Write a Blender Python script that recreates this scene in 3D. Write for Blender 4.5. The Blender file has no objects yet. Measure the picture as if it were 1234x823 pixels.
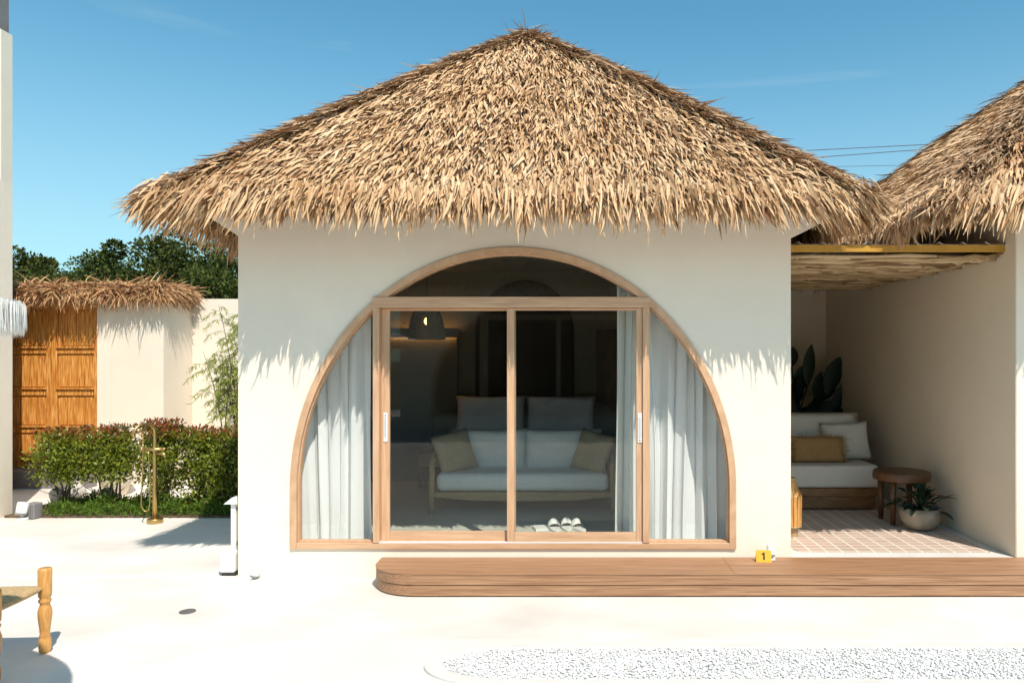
import bpy, bmesh, math, random
import numpy as np
from mathutils import Vector, Matrix, noise as mnoise
R = math.radians
random.seed(7); rng = np.random.default_rng(7)
S = bpy.context.scene
C = S.collection

# ------------------------------------------------------------------ camera
CZ = 2.05; CD = 7.0; F = 910.0
cam = bpy.data.objects.new('camera', bpy.data.cameras.new('camera')); C.objects.link(cam)
cam.location = (0, -CD, CZ); cam.rotation_euler = (R(90), 0, 0)
cam.data.sensor_width = 36; cam.data.lens = F*36/1234
cam.data.shift_x = -73/1234; cam.data.shift_y = 18.5/1234
cam.data.clip_end = 2000; cam.data.clip_start = 0.05
S.camera = cam
S.render.resolution_x = 1024; S.render.resolution_y = 682
SUN_AZ, SUN_EL = 27.0, 55.0     # sun stands to the right behind the camera
# ------------------------------------------------------------------ world
w = bpy.data.worlds.new('World'); S.world = w; w.use_nodes = True
nt = w.node_tree; nt.nodes.clear()
out = nt.nodes.new('ShaderNodeOutputWorld'); bg = nt.nodes.new('ShaderNodeBackground')
sky = nt.nodes.new('ShaderNodeTexSky'); sky.sky_type = 'NISHITA'; sky.sun_disc = False
sky.sun_elevation = R(SUN_EL); sky.sun_rotation = R(180-SUN_AZ)
sky.air_density = 1.0; sky.dust_density = 0.25; sky.ozone_density = 1.0
hs = nt.nodes.new('ShaderNodeMix'); hs.data_type = 'RGBA'; hs.blend_type = 'MULTIPLY'; hs.inputs[0].default_value = 1
hs.inputs[7].default_value = (.68, 1.28, 1.25, 1)
nt.links.new(sky.outputs[0], hs.inputs[6])
tc = nt.nodes.new('ShaderNodeTexCoord'); mp = nt.nodes.new('ShaderNodeMapping'); mp.inputs['Scale'].default_value = (1.2, 1.2, 7)
nz = nt.nodes.new('ShaderNodeTexNoise'); nz.inputs['Scale'].default_value = 1.7; nz.inputs['Detail'].default_value = 7; nz.inputs['Distortion'].default_value = .6
cr = nt.nodes.new('ShaderNodeValToRGB'); cr.color_ramp.elements[0].position = .6; cr.color_ramp.elements[1].position = .85
cr.color_ramp.elements[1].color = (.55, .55, .55, 1)
nt.links.new(tc.outputs['Generated'], mp.inputs[0]); nt.links.new(mp.outputs[0], nz.inputs[0]); nt.links.new(nz.outputs[0], cr.inputs[0])
cm = nt.nodes.new('ShaderNodeMix'); cm.data_type = 'RGBA'; cm.inputs[7].default_value = (4.2, 5.4, 6.0, 1)
sx_ = nt.nodes.new('ShaderNodeSeparateXYZ'); nt.links.new(tc.outputs['Generated'], sx_.inputs[0])
hz = nt.nodes.new('ShaderNodeMapRange'); hz.interpolation_type = 'SMOOTHSTEP'; hz.inputs[1].default_value = .0; hz.inputs[2].default_value = .42; hz.inputs[3].default_value = .6; hz.inputs[4].default_value = 0
nt.links.new(sx_.outputs[2], hz.inputs[0])
mxx = nt.nodes.new('ShaderNodeMath'); mxx.operation = 'MAXIMUM'; nt.links.new(cr.outputs[0], mxx.inputs[0]); nt.links.new(hz.outputs[0], mxx.inputs[1])
nt.links.new(mxx.outputs[0], cm.inputs[0]); nt.links.new(hs.outputs[2], cm.inputs[6])
nt.links.new(cm.outputs[2], bg.inputs[0]); bg.inputs[1].default_value = 0.085
nt.links.new(bg.outputs[0], out.inputs[0])
# ------------------------------------------------------------------ sun
sl = bpy.data.lights.new('sun', 'SUN'); sl.energy = 3.5; sl.angle = R(.5); sl.color = (1, .925, .84)
so = bpy.data.objects.new('sun', sl); C.objects.link(so)
sd = Vector((math.sin(R(SUN_AZ))*math.cos(R(SUN_EL)), -math.cos(R(SUN_AZ))*math.cos(R(SUN_EL)), math.sin(R(SUN_EL))))
so.rotation_euler = sd.to_track_quat('Z', 'Y').to_euler(); so.location = sd*30
S.view_settings.view_transform = 'Standard'; S.view_settings.look = 'None'
S.view_settings.gamma = 1; S.view_settings.exposure = 0.62
S.view_settings.use_curve_mapping = False

# ------------------------------------------------------------------ materials
def mat(name, col, rough=.7, var=.0, scale=6, detail=4, bump=0, bscale=None, stretch=(1,1,1), col2=None, metal=0, spec=.5, dist=0, trans=0):
    m = bpy.data.materials.new(name); m.use_nodes = True
    n = m.node_tree; b = n.nodes['Principled BSDF']
    b.inputs['Roughness'].default_value = rough; b.inputs['Metallic'].default_value = metal
    b.inputs['Specular IOR Level'].default_value = spec
    b.inputs['Base Color'].default_value = (*col, 1)
    t = n.nodes.new('ShaderNodeTexCoord'); mpn = n.nodes.new('ShaderNodeMapping'); mpn.inputs['Scale'].default_value = stretch
    n.links.new(t.outputs['Object'], mpn.inputs[0])
    if var or col2:
        z = n.nodes.new('ShaderNodeTexNoise'); z.inputs['Scale'].default_value = scale; z.inputs['Detail'].default_value = detail
        z.inputs['Distortion'].default_value = dist
        n.links.new(mpn.outputs[0], z.inputs[0])
        r = n.nodes.new('ShaderNodeValToRGB'); r.color_ramp.elements[0].position = .3; r.color_ramp.elements[1].position = .7
        c2 = col2 if col2 else tuple(min(1, c*(1+var)) for c in col)
        c1 = col if col2 else tuple(c*(1-var) for c in col)
        r.color_ramp.elements[0].color = (*c1, 1); r.color_ramp.elements[1].color = (*c2, 1)
        n.links.new(z.outputs[0], r.inputs[0]); n.links.new(r.outputs[0], b.inputs['Base Color'])
    if bump:
        z2 = n.nodes.new('ShaderNodeTexNoise'); z2.inputs['Scale'].default_value = bscale or scale; z2.inputs['Detail'].default_value = 6
        n.links.new(mpn.outputs[0], z2.inputs[0])
        bu = n.nodes.new('ShaderNodeBump'); bu.inputs['Strength'].default_value = bump; bu.inputs['Distance'].default_value = .02
        n.links.new(z2.outputs[0], bu.inputs['Height']); n.links.new(bu.outputs[0], b.inputs['Normal'])
    return m

def mat_island(name, cols, rough=.7, transl=.0, top=None, spec=.3, patch=None):
    """colour picked at random for every loose leaf or straw"""
    m = bpy.data.materials.new(name); m.use_nodes = True
    n = m.node_tree; b = n.nodes['Principled BSDF']; b.inputs['Roughness'].default_value = rough; b.inputs['Specular IOR Level'].default_value = spec
    g = n.nodes.new('ShaderNodeNewGeometry'); r = n.nodes.new('ShaderNodeValToRGB')
    e = r.color_ramp.elements
    e[0].color = (*cols[0], 1); e[1].color = (*cols[-1], 1); e[0].position = 0; e[1].position = 1
    for i, c in enumerate(cols[1:-1]):
        x = e.new((i+1)/(len(cols)-1)); x.color = (*c, 1)
    n.links.new(g.outputs['Random Per Island'], r.inputs[0])
    col = r.outputs[0]
    t = n.nodes.new('ShaderNodeTexCoord')
    if patch:      # weathered patches, each with its own tone
        z = n.nodes.new('ShaderNodeTexNoise'); z.inputs['Scale'].default_value = patch[1]; z.inputs['Detail'].default_value = 3
        n.links.new(t.outputs['Object'], z.inputs[0])
        rr = n.nodes.new('ShaderNodeValToRGB'); rr.color_ramp.elements[0].position = .35; rr.color_ramp.elements[1].position = .65
        rr.color_ramp.elements[0].color = (*patch[0], 1); rr.color_ramp.elements[1].color = (1, 1, 1, 1)
        n.links.new(z.outputs[0], rr.inputs[0])
        mx = n.nodes.new('ShaderNodeMix'); mx.data_type = 'RGBA'; mx.blend_type = 'MULTIPLY'; mx.inputs[0].default_value = 1
        n.links.new(col, mx.inputs[6]); n.links.new(rr.outputs[0], mx.inputs[7]); col = mx.outputs[2]
    if top:        # new growth of another colour above a height
        sp = n.nodes.new('ShaderNodeSeparateXYZ'); n.links.new(t.outputs['Object'], sp.inputs[0])
        ma = n.nodes.new('ShaderNodeMath'); ma.operation = 'MULTIPLY_ADD'; ma.inputs[1].default_value = .3; 
        n.links.new(g.outputs['Random Per Island'], ma.inputs[0]); n.links.new(sp.outputs[2], ma.inputs[2])
        mr = n.nodes.new('ShaderNodeMapRange'); mr.inputs[1].default_value = top[1]; mr.inputs[2].default_value = top[1]+.1
        n.links.new(ma.outputs[0], mr.inputs[0])
        mx = n.nodes.new('ShaderNodeMix'); mx.data_type = 'RGBA'; mx.inputs[7].default_value = (*top[0], 1)
        n.links.new(mr.outputs[0], mx.inputs[0]); n.links.new(col, mx.inputs[6]); col = mx.outputs[2]
    n.links.new(col, b.inputs['Base Color'])
    if transl:
        tr = n.nodes.new('ShaderNodeBsdfTranslucent'); n.links.new(col, tr.inputs[0])
        ms = n.nodes.new('ShaderNodeMixShader'); ms.inputs[0].default_value = transl
        n.links.new(b.outputs[0], ms.inputs[1]); n.links.new(tr.outputs[0], ms.inputs[2])
        n.links.new(ms.outputs[0], n.nodes['Material Output'].inputs[0])
    return m

def mat_emit(name, col, s):
    m = bpy.data.materials.new(name); m.use_nodes = True
    b = m.node_tree.nodes['Principled BSDF']; b.inputs['Base Color'].default_value = (*col, 1)
    b.inputs['Emission Color'].default_value = (*col, 1); b.inputs['Emission Strength'].default_value = s
    return m

def mat_glass(name, tint, ior=1.5):
    m = bpy.data.materials.new(name); m.use_nodes = True
    n = m.node_tree; n.nodes.clear()
    o = n.nodes.new('ShaderNodeOutputMaterial'); tr = n.nodes.new('ShaderNodeBsdfTransparent'); tr.inputs[0].default_value = (*tint, 1)
    gl = n.nodes.new('ShaderNodeBsdfGlossy'); gl.inputs['Roughness'].default_value = .0
    fr = n.nodes.new('ShaderNodeFresnel'); fr.inputs[0].default_value = ior
    ms = n.nodes.new('ShaderNodeMixShader')
    ge = n.nodes.new('ShaderNodeNewGeometry'); io = n.nodes.new('ShaderNodeMapRange'); io.inputs[3].default_value = ior; io.inputs[4].default_value = 1/ior
    n.links.new(ge.outputs['Backfacing'], io.inputs[0]); n.links.new(io.outputs[0], fr.inputs[0])
    n.links.new(fr.outputs[0], ms.inputs[0]); n.links.new(tr.outputs[0], ms.inputs[1]); n.links.new(gl.outputs[0], ms.inputs[2])
    n.links.new(ms.outputs[0], o.inputs[0]); return m

def mat_wood(name, c1, c2, scale=3, stretch=(1, 14, 14), rough=.55, bump=.15, c3=None):
    m = mat(name, c1, rough, scale=scale, detail=6, stretch=stretch, col2=c2, bump=bump, dist=.7)
    if c3:
        r = [x for x in m.node_tree.nodes if x.bl_idname == 'ShaderNodeValToRGB'][0]
        e = r.color_ramp.elements.new(.5); e.color = (*c3, 1)
    return m

M = {}
def mat_plaster(name, c):
    m = mat(name, c, .85, var=.0, scale=1)
    n = m.node_tree; b = n.nodes['Principled BSDF']; t = [x for x in n.nodes if x.bl_idname == 'ShaderNodeTexCoord'][0]
    a = n.nodes.new('ShaderNodeTexNoise'); a.inputs['Scale'].default_value = .9; a.inputs['Detail'].default_value = 8; a.inputs['Roughness'].default_value = .65
    n.links.new(t.outputs['Object'], a.inputs[0])
    r = n.nodes.new('ShaderNodeValToRGB'); r.color_ramp.elements[0].position = .3; r.color_ramp.elements[1].position = .7
    r.color_ramp.elements[0].color = (*[x*.93 for x in c], 1); r.color_ramp.elements[1].color = (*[min(1, x*1.03) for x in c], 1)
    n.links.new(a.outputs[0], r.inputs[0]); n.links.new(r.outputs[0], b.inputs['Base Color'])
    z2 = n.nodes.new('ShaderNodeTexNoise'); z2.inputs['Scale'].default_value = 9; z2.inputs['Detail'].default_value = 9
    n.links.new(t.outputs['Object'], z2.inputs[0])
    bu = n.nodes.new('ShaderNodeBump'); bu.inputs['Strength'].default_value = .12; bu.inputs['Distance'].default_value = .02
    n.links.new(z2.outputs[0], bu.inputs['Height']); n.links.new(bu.outputs[0], b.inputs['Normal'])
    return m
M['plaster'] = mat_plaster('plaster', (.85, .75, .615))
M['shaded_plaster'] = mat_plaster('shaded_plaster', (.8, .685, .53))  # darker copy of the wall plaster, terrace shade put into its colour
M['white'] = mat('white_paint', (.8, .79, .76), .5, var=.03)
M['patio'] = mat('patio_concrete', (.6, .55, .49), .6, scale=.8, detail=10, col2=(.82, .765, .69), bump=.05, bscale=20, stretch=(1, 1.6, 1))
M['patio2'] = mat('pool_edge_concrete', (.7, .645, .565), .6, scale=1.2, detail=9, col2=(.78, .72, .635))
M['kerb'] = mat('kerb_concrete', (.62, .585, .53), .65, scale=4, detail=8, col2=(.7, .67, .62))
M['pebble'] = mat_island('pebble', [(.8, .79, .77), (.78, .77, .75), (.82, .8, .78), (.84, .83, .8), (.84, .83, .8), (.84, .83, .8), (.45, .43, .4)], .5)
M['frame'] = mat_wood('frame_wood', (.5, .29, .16), (.66, .415, .25), 2.2, (14, 14, 1.2), .5, .1)
M['frame_arch'] = mat_wood('frame_wood_arch', (.52, .3, .165), (.65, .41, .245), 3, (3, 3, 2), .5, .1)
M['frame_h'] = mat_wood('frame_wood_horizontal', (.5, .29, .16), (.66, .415, .25), 2.2, (1.2, 14, 14), .5, .1)
M['deck'] = mat_wood('deck_wood', (.23, .11, .052), (.44, .245, .13), 3.4, (.6, 22, 22), .55, .3, (.35, .185, .095))
M['glass'] = mat_glass('window_glass', (.94, .95, .93), 1.4)
M['glass_side'] = mat_glass('side_glass', (.985, .99, .985), 1.3)
M['alu'] = mat('handle_white', (.75, .75, .75), .35)
M['black'] = mat('black_plastic', (.02, .02, .02), .5)
M['thatch'] = mat_island('thatch_straw', [(.14, .055, .022), (.55, .34, .17), (.7, .475, .265), (.76, .535, .31), (.64, .42, .225), (.8, .59, .37), (.32, .16, .065)], .65, .05, patch=((.88, .8, .72), 1.6))
M['thatch_dark'] = mat_island('old_straw', [(.2, .1, .05), (.38, .22, .11), (.58, .4, .24), (.5, .32, .18), (.28, .15, .07)], .7, .12)
M['thatch_gate'] = mat_island('gate_straw', [(.25, .1, .05), (.5, .27, .12), (.62, .37, .18), (.7, .47, .24), (.36, .17, .08)], .7, .12)
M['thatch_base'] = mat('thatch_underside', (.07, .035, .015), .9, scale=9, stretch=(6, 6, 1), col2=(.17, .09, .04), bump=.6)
M['gold'] = mat('brushed_brass', (.5, .35, .14), .38, metal=1, var=.06, scale=20)
M['teak'] = mat_wood('teak_gate', (.3, .09, .012), (.84, .47, .15), 3.5, (14, 14, .9), .6, .5, (.6, .24, .035))
M['teak_dk'] = mat_wood('teak_furniture', (.17, .075, .025), (.3, .15, .055), 4, (1.5, 12, 12), .45, .1)
M['oak'] = mat_wood('light_oak', (.34, .22, .1), (.46, .31, .16), 5, (1.5, 12, 12), .5, .1)
M['pine'] = mat_wood('pine_stool', (.5, .22, .05), (.68, .36, .11), 5, (10, 10, 1.5), .4, .12)
M['rush'] = mat('rush_weave', (.33, .19, .07), .7, scale=30, detail=3, col2=(.68, .5, .26), stretch=(1, 4, 1), bump=.6, bscale=40)
M['cloth'] = mat('sofa_linen', (.76, .78, .77), .9, var=.05, scale=50, bump=.2, bscale=120)
M['cloth_w'] = mat('cream_canvas', (.66, .62, .54), .9, var=.04, scale=40, bump=.15, bscale=100)
M['bed'] = mat('bed_linen', (.66, .65, .67), .9, var=.05, scale=8, bump=.15, bscale=10)
M['throw'] = mat('bed_throw', (.22, .22, .21), .95, var=.1, scale=30)
M['tan'] = mat('tan_cushion', (.34, .27, .165), .9, scale=60, col2=(.42, .34, .22), bump=.4, bscale=120)
M['straw'] = mat('raffia', (.32, .17, .06), .85, scale=30, col2=(.52, .32, .14), stretch=(1, 8, 8), bump=.7, bscale=40)
M['fibre'] = mat_island('raffia_fibre', [(.35, .2, .08), (.6, .4, .18), (.45, .28, .12)], .8, .1)
M['floor_in'] = mat('room_floor', (.56, .56, .5), .45, scale=2, detail=7, col2=(.64, .64, .57))
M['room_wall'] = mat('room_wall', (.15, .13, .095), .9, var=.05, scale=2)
M['alcove_shade'] = mat('alcove_shade', (.03, .022, .015), .8, var=.1, scale=3)  # near-black colour standing in for the shade inside the alcove
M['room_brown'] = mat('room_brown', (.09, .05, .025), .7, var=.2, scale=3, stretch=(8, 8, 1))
M['shade'] = mat('woven_shade', (.06, .045, .025), .9, scale=70, col2=(.16, .12, .07), bump=.8, bscale=80)
M['bulb'] = mat_emit('bulb', (1, .62, .2), 4)
M['led'] = mat_emit('led_strip', (1, .5, .12), 9)
M['leaf'] = mat_island('shrub_leaf', [(.035, .06, .006), (.15, .19, .013), (.24, .28, .022), (.34, .36, .04), (.08, .115, .01)], .4, .35, top=((.32, .085, .03), 1.16), spec=.5)
M['grass'] = mat_island('ground_cover_leaf', [(.05, .1, .01), (.14, .23, .025), (.09, .16, .015)], .5, .3)
M['bamboo'] = mat_island('feathery_leaf', [(.2, .26, .03), (.36, .42, .08), (.46, .5, .15), (.27, .34, .05)], .5, .35)
M['tree1'] = mat_island('tree_leaf_dark', [(.018, .028, .005), (.06, .072, .012), (.1, .115, .02), (.032, .043, .007)], .65, .15, spec=.2)
M['tree2'] = mat_island('tree_leaf_mid', [(.028, .045, .007), (.08, .105, .018), (.12, .145, .03), (.045, .065, .012)], .65, .2, spec=.2)
M['dark_leaf'] = mat_island('dark_glossy_leaf', [(.012, .028, .014), (.02, .04, .018), (.016, .03, .02)], .35, .05)
M['brown_leaf'] = mat('withered_leaf', (.3, .13, .05), .7, var=.2)
M['bark'] = mat('bark', (.11, .075, .05), .9, var=.25, scale=12, bump=.5)
M['soil'] = mat('soil', (.12, .075, .045), .95, var=.3, scale=14, bump=.5)
M['earth'] = mat('earth', (.16, .15, .09), .95, var=.2, scale=.5)
M['grey'] = mat('grey_stone', (.2, .19, .19), .85, var=.12, scale=4, bump=.2)
M['stone'] = mat('pale_stone', (.6, .56, .49), .85, var=.1, scale=7, bump=.4)
M['pot'] = mat('weathered_pot', (.3, .26, .2), .85, var=.2, scale=9, bump=.4)
M['teak_table'] = mat_wood('dark_table_wood', (.075, .03, .012), (.17, .075, .028), 4, (1.5, 12, 12), .4, .1)
M['yellow'] = mat('yellow_metal', (.48, .26, .035), .5, var=.08, scale=5)
M['zinc'] = mat('zinc_sheet', (.7, .7, .7), .35, metal=.4, var=.05)
M['twig'] = mat_island('dry_poles', [(.3, .2, .1), (.5, .36, .2), (.6, .46, .28), (.36, .24, .12), (.14, .08, .035)], .8, 0)
M['tagyellow'] = mat('marker_yellow', (.85, .42, .02), .5)
M['wire'] = mat('wire', (.03, .03, .035), .6)
M['canopy'] = mat('parasol_cotton', (.8, .78, .73), .9, var=.03, scale=30)
M['drain'] = mat('drain_metal', (.12, .11, .1), .5, var=.3, scale=60)
def mat_curtain():
    m = mat('sheer_curtain', (.88, .9, .88), .9, var=.03, scale=60, stretch=(8, 8, 1))
    n = m.node_tree; b = n.nodes['Principled BSDF']; tr = n.nodes.new('ShaderNodeBsdfTranslucent'); tr.inputs[0].default_value = (.88, .9, .88, 1)
    ms = n.nodes.new('ShaderNodeMixShader'); ms.inputs[0].default_value = .22
    n.links.new(b.outputs[0], ms.inputs[1]); n.links.new(tr.outputs[0], ms.inputs[2]); n.links.new(ms.outputs[0], n.nodes['Material Output'].inputs[0])
    return m
M['curtain'] = mat_curtain()
def mat_tiles():
    m = mat('terrace_tiles', (.5, .37, .3), .7)
    n = m.node_tree; b = n.nodes['Principled BSDF']; t = [x for x in n.nodes if x.bl_idname == 'ShaderNodeTexCoord'][0]
    br = n.nodes.new('ShaderNodeTexBrick'); br.offset = 0; br.squash = 1
    br.inputs['Scale'].default_value = 1; br.inputs['Brick Width'].default_value = .1515; br.inputs['Row Height'].default_value = .11
    br.inputs['Mortar Size'].default_value = .0075; br.inputs['Mortar Smooth'].default_value = .2
    br.inputs['Color1'].default_value = (.52, .39, .31, 1); br.inputs['Color2'].default_value = (.44, .32, .25, 1); br.inputs['Mortar'].default_value = (.76, .7, .6, 1)
    n.links.new(t.outputs['Object'], br.inputs[0]); n.links.new(br.outputs[0], b.inputs['Base Color'])
    bu = n.nodes.new('ShaderNodeBump'); bu.inputs['Strength'].default_value = .3; bu.inputs['Distance'].default_value = .005; bu.invert = True
    n.links.new(br.outputs['Fac'], bu.inputs['Height']); n.links.new(bu.outputs[0], b.inputs['Normal'])
    return m
M['tiles'] = mat_tiles()

# ------------------------------------------------------------------ mesh helpers
def px(x, y, Y):           # a pixel of the photograph at depth Y
    d = Y+CD
    return Vector(((x-690)/F*d, Y, CZ-(y-430)/F*d))

class MB:
    def __init__(s): s.v = []; s.f = []
    def add(s, vs, fs):
        o = len(s.v); s.v += [tuple(v) for v in vs]; s.f += [tuple(i+o for i in f) for f in fs]; return s
    def box(s, x0, x1, y0, y1, z0, z1, m=None):
        vs = [Vector(p) for p in ((x0,y0,z0),(x1,y0,z0),(x1,y1,z0),(x0,y1,z0),(x0,y0,z1),(x1,y0,z1),(x1,y1,z1),(x0,y1,z1))]
        if m is not None: vs = [m @ v for v in vs]
        return s.add(vs, [(0,3,2,1),(4,5,6,7),(0,1,5,4),(1,2,6,5),(2,3,7,6),(3,0,4,7)])
    def tube(s, pts, rad, n=8, cap=True):
        pts = [Vector(p) for p in pts]; m = len(pts)
        rad = rad if isinstance(rad, (list, tuple)) else [rad]*m
        vs = []; up = None
        for i, p in enumerate(pts):
            t = (pts[min(i+1, m-1)]-pts[max(i-1, 0)]).normalized()
            if up is None: up = t.orthogonal().normalized()
            up = (up-t*up.dot(t)).normalized(); q = t.cross(up)
            for k in range(n):
                a = 2*math.pi*k/n; vs.append(p+(up*math.cos(a)+q*math.sin(a))*rad[i])
        fs = [(i*n+k, i*n+(k+1) % n, (i+1)*n+(k+1) % n, (i+1)*n+k) for i in range(m-1) for k in range(n)]
        if cap: fs += [tuple(range(n-1, -1, -1)), tuple((m-1)*n+k for k in range(n))]
        return s.add(vs, fs)
    def lathe(s, prof, c=(0,0,0), n=24, sx=1, sy=1):
        vs = []; m = len(prof)
        for r, z in prof:
            for k in range(n):
                a = 2*math.pi*k/n; vs.append((c[0]+r*math.cos(a)*sx, c[1]+r*math.sin(a)*sy, c[2]+z))
        fs = [(i*n+k, i*n+(k+1) % n, (i+1)*n+(k+1) % n, (i+1)*n+k) for i in range(m-1) for k in range(n)]
        fs += [tuple(range(n-1, -1, -1)), tuple((m-1)*n+k for k in range(n))]
        return s.add(vs, fs)
    def prism_y(s, poly, y0, y1):     # polygon of (x, z)
        n = len(poly); vs = [(x, y0, z) for x, z in poly]+[(x, y1, z) for x, z in poly]
        return s.add(vs, [tuple(range(n)), tuple(range(2*n-1, n-1, -1))]+[(i, n+i, n+(i+1) % n, (i+1) % n) for i in range(n)])
    def prism_z(s, poly, z0, z1):
        n = len(poly); vs = [(x, y, z0) for x, y in poly]+[(x, y, z1) for x, y in poly]
        return s.add(vs, [tuple(range(n-1, -1, -1)), tuple(range(n, 2*n))]+[(i, (i+1) % n, n+(i+1) % n, n+i) for i in range(n)])
    def ring_y(s, outer, inner, y0, y1, closed=True):
        n = len(outer); vs = []
        for o_, i_ in zip(outer, inner):
            vs += [(o_[0], y0, o_[1]), (i_[0], y0, i_[1]), (i_[0], y1, i_[1]), (o_[0], y1, o_[1])]
        fs = []
        for k in range(n if closed else n-1):
            a, b = k*4, ((k+1) % n)*4
            for j in range(4): fs.append((a+j, a+(j+1) % 4, b+(j+1) % 4, b+j))
        if not closed: fs += [(0,1,2,3), tuple((n-1)*4+j for j in (3,2,1,0))]
        return s.add(vs, fs)
    def pillow(s, w_, h_, t, m, n=14, pinch=.06, wob=.0, seed=0):
        def P(i, j, sg):
            u = -1+2*i/n; v = -1+2*j/n
            e = max(0, (1-u**4)*(1-v**4))**.45
            x = u*w_/2*(1-pinch*(1-v*v)*abs(u)**3); z = v*h_/2*(1-pinch*(1-u*u)*abs(v)**3)
            y = sg*t/2*e*(1+wob*mnoise.noise(Vector((u*2+seed, v*2, sg))))
            return m @ Vector((x, y, z))
        for sg in (-1, 1):
            vs = [P(i, j, sg) for i in range(n+1) for j in range(n+1)]
            fs = [(i*(n+1)+j, (i+1)*(n+1)+j, (i+1)*(n+1)+j+1, i*(n+1)+j+1) for i in range(n) for j in range(n)]
            if sg > 0: fs = [tuple(reversed(f)) for f in fs]
            s.add(vs, fs)
        return s
    def build(s, name, m, parent=None, smooth=False, bevel=0, weld=False, fixn=False):
        me = bpy.data.meshes.new(name); me.from_pydata(s.v, [], s.f); me.validate()
        if weld or fixn:
            b = bmesh.new(); b.from_mesh(me)
            if weld: bmesh.ops.remove_doubles(b, verts=b.verts, dist=1e-4)
            bmesh.ops.recalc_face_normals(b, faces=b.faces); b.to_mesh(me); b.free()
        me.materials.append(m)
        if smooth: me.shade_smooth()
        o = bpy.data.objects.new(name, me); C.objects.link(o)
        if parent: o.parent = parent
        if bevel:
            bm = o.modifiers.new('bevel', 'BEVEL'); bm.width = bevel; bm.segments = 3; bm.limit_method = 'ANGLE'; bm.angle_limit = R(40)
            me.shade_smooth(); bm.harden_normals = True
        return o

def tag(o, label=None, cat=None, group=None, kind=None):
    if label: o['label'] = label
    if cat: o['category'] = cat
    if group: o['group'] = group
    if kind: o['kind'] = kind
    return o
def thing(name, label, cat, loc=(0,0,0), rz=0, group=None):
    o = bpy.data.objects.new(name, None); C.objects.link(o); o.location = loc; o.rotation_euler = (0, 0, rz)
    o.empty_display_size = .1
    return tag(o, label, cat, group)
def TR(x, y, z, rx=0, ry=0, rz=0):
    return Matrix.Translation((x, y, z)) @ Matrix.Rotation(rz, 4, 'Z') @ Matrix.Rotation(rx, 4, 'X') @ Matrix.Rotation(ry, 4, 'Y')
def link_copy(o, parent=None):
    c = o.copy(); C.objects.link(c); c.parent = parent
    for ch in o.children: link_copy(ch, c)
    return c

def np_mesh(name, V, Q, m, parent=None, smooth=False):
    me = bpy.data.meshes.new(name)
    me.vertices.add(len(V)); me.vertices.foreach_set('co', np.ascontiguousarray(V, dtype=np.float32).ravel())
    k = Q.shape[1]
    me.loops.add(Q.size); me.loops.foreach_set('vertex_index', Q.astype(np.int32).ravel())
    me.polygons.add(len(Q)); me.polygons.foreach_set('loop_start', np.arange(0, Q.size, k, dtype=np.int32))
    me.update(calc_edges=True); me.materials.append(m)
    if smooth: me.shade_smooth()
    o = bpy.data.objects.new(name, me); C.objects.link(o)
    if parent: o.parent = parent
    return o
def unit(a): return a/np.maximum(np.linalg.norm(a, axis=1, keepdims=True), 1e-9)

def blades(P, D, N, L, W, droop=0., lift=0., twist=.5, curl=.0, seg=3):
    """straws: n strips of seg quads. all inputs are arrays of n"""
    n = len(P); D = unit(D); N = unit(N)
    Sd = unit(np.cross(D, N)); tw = rng.normal(0, twist, n)[:, None]
    Sd = unit(Sd*np.cos(tw)+N*np.sin(tw))
    cu = rng.normal(0, 1, n)[:, None]*curl
    ts = np.linspace(0, 1, seg+1); wd = {3: [.75, 1., .8, .12], 2: [.8, 1., .1]}[seg]
    V = np.zeros((n, seg+1, 2, 3))
    L = L[:, None]; W = W[:, None]
    droop = np.broadcast_to(np.asarray(droop, float), (n,))[:, None]; lift = np.broadcast_to(np.asarray(lift, float), (n,))[:, None]
    for i, t in enumerate(ts):
        c = P+D*L*t+N*lift*t+np.array([0, 0, -1.])*droop*t*t+Sd*cu*L*t*t
        V[:, i, 0] = c-Sd*W*wd[i]/2; V[:, i, 1] = c+Sd*W*wd[i]/2
    base = (np.arange(n)*(seg+1)*2)[:, None]
    Q = np.concatenate([base+np.array([[2*i, 2*i+1, 2*i+3, 2*i+2]]) for i in range(seg)], 1).reshape(-1, 4)
    return V.reshape(-1, 3), Q
class Strands:
    def __init__(s): s.V = []; s.Q = []; s.n = 0
    def add(s, vq):
        s.V.append(vq[0]); s.Q.append(vq[1]+s.n); s.n += len(vq[0])
    def build(s, name, m, parent=None): return np_mesh(name, np.concatenate(s.V), np.concatenate(s.Q), m, parent)
def leaves(P, size, aspect=.45, up=.3, D=None):
    n = len(P); 
    if D is None: D = rng.normal(0, 1, (n, 3)); D[:, 2] += up
    D = unit(D); N = unit(np.cross(D, rng.normal(0, 1, (n, 3)))); Sd = np.cross(D, N)
    L = (size*rng.uniform(.6, 1.25, n))[:, None]
    V = np.zeros((n, 4, 3)); V[:, 0] = P; V[:, 1] = P+D*L*.5+Sd*L*aspect*.5+N*L*.1; V[:, 2] = P+D*L; V[:, 3] = P+D*L*.5-Sd*L*aspect*.5+N*L*.1
    return V.reshape(-1, 3), np.arange(n*4).reshape(n, 4)

# ================================================================== SETTING
tag(MB().add([(-300,-300,-.03),(300,-300,-.03),(300,500,-.03),(-300,500,-.03)], [(0,1,2,3)]).build('ground', M['earth']), kind='structure')
tag(MB().box(-14, 14, -22, 5.95, -.028, 0).build('patio', M['patio']), kind='structure')
# slightly raised pale apron in the foreground with a curved left corner
ap = [(12, -12), (12, -1.53)]
for k in range(25):
    a = R(90+90*k/24); ap.append((-1.75+1.5*math.cos(a), -3.2+1.67*math.sin(a)))
ap += [(-3.25, -12)]
tag(MB().prism_z(ap, .0005, .012).build('pool_apron', M['patio2'], fixn=True), kind='structure')
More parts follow.
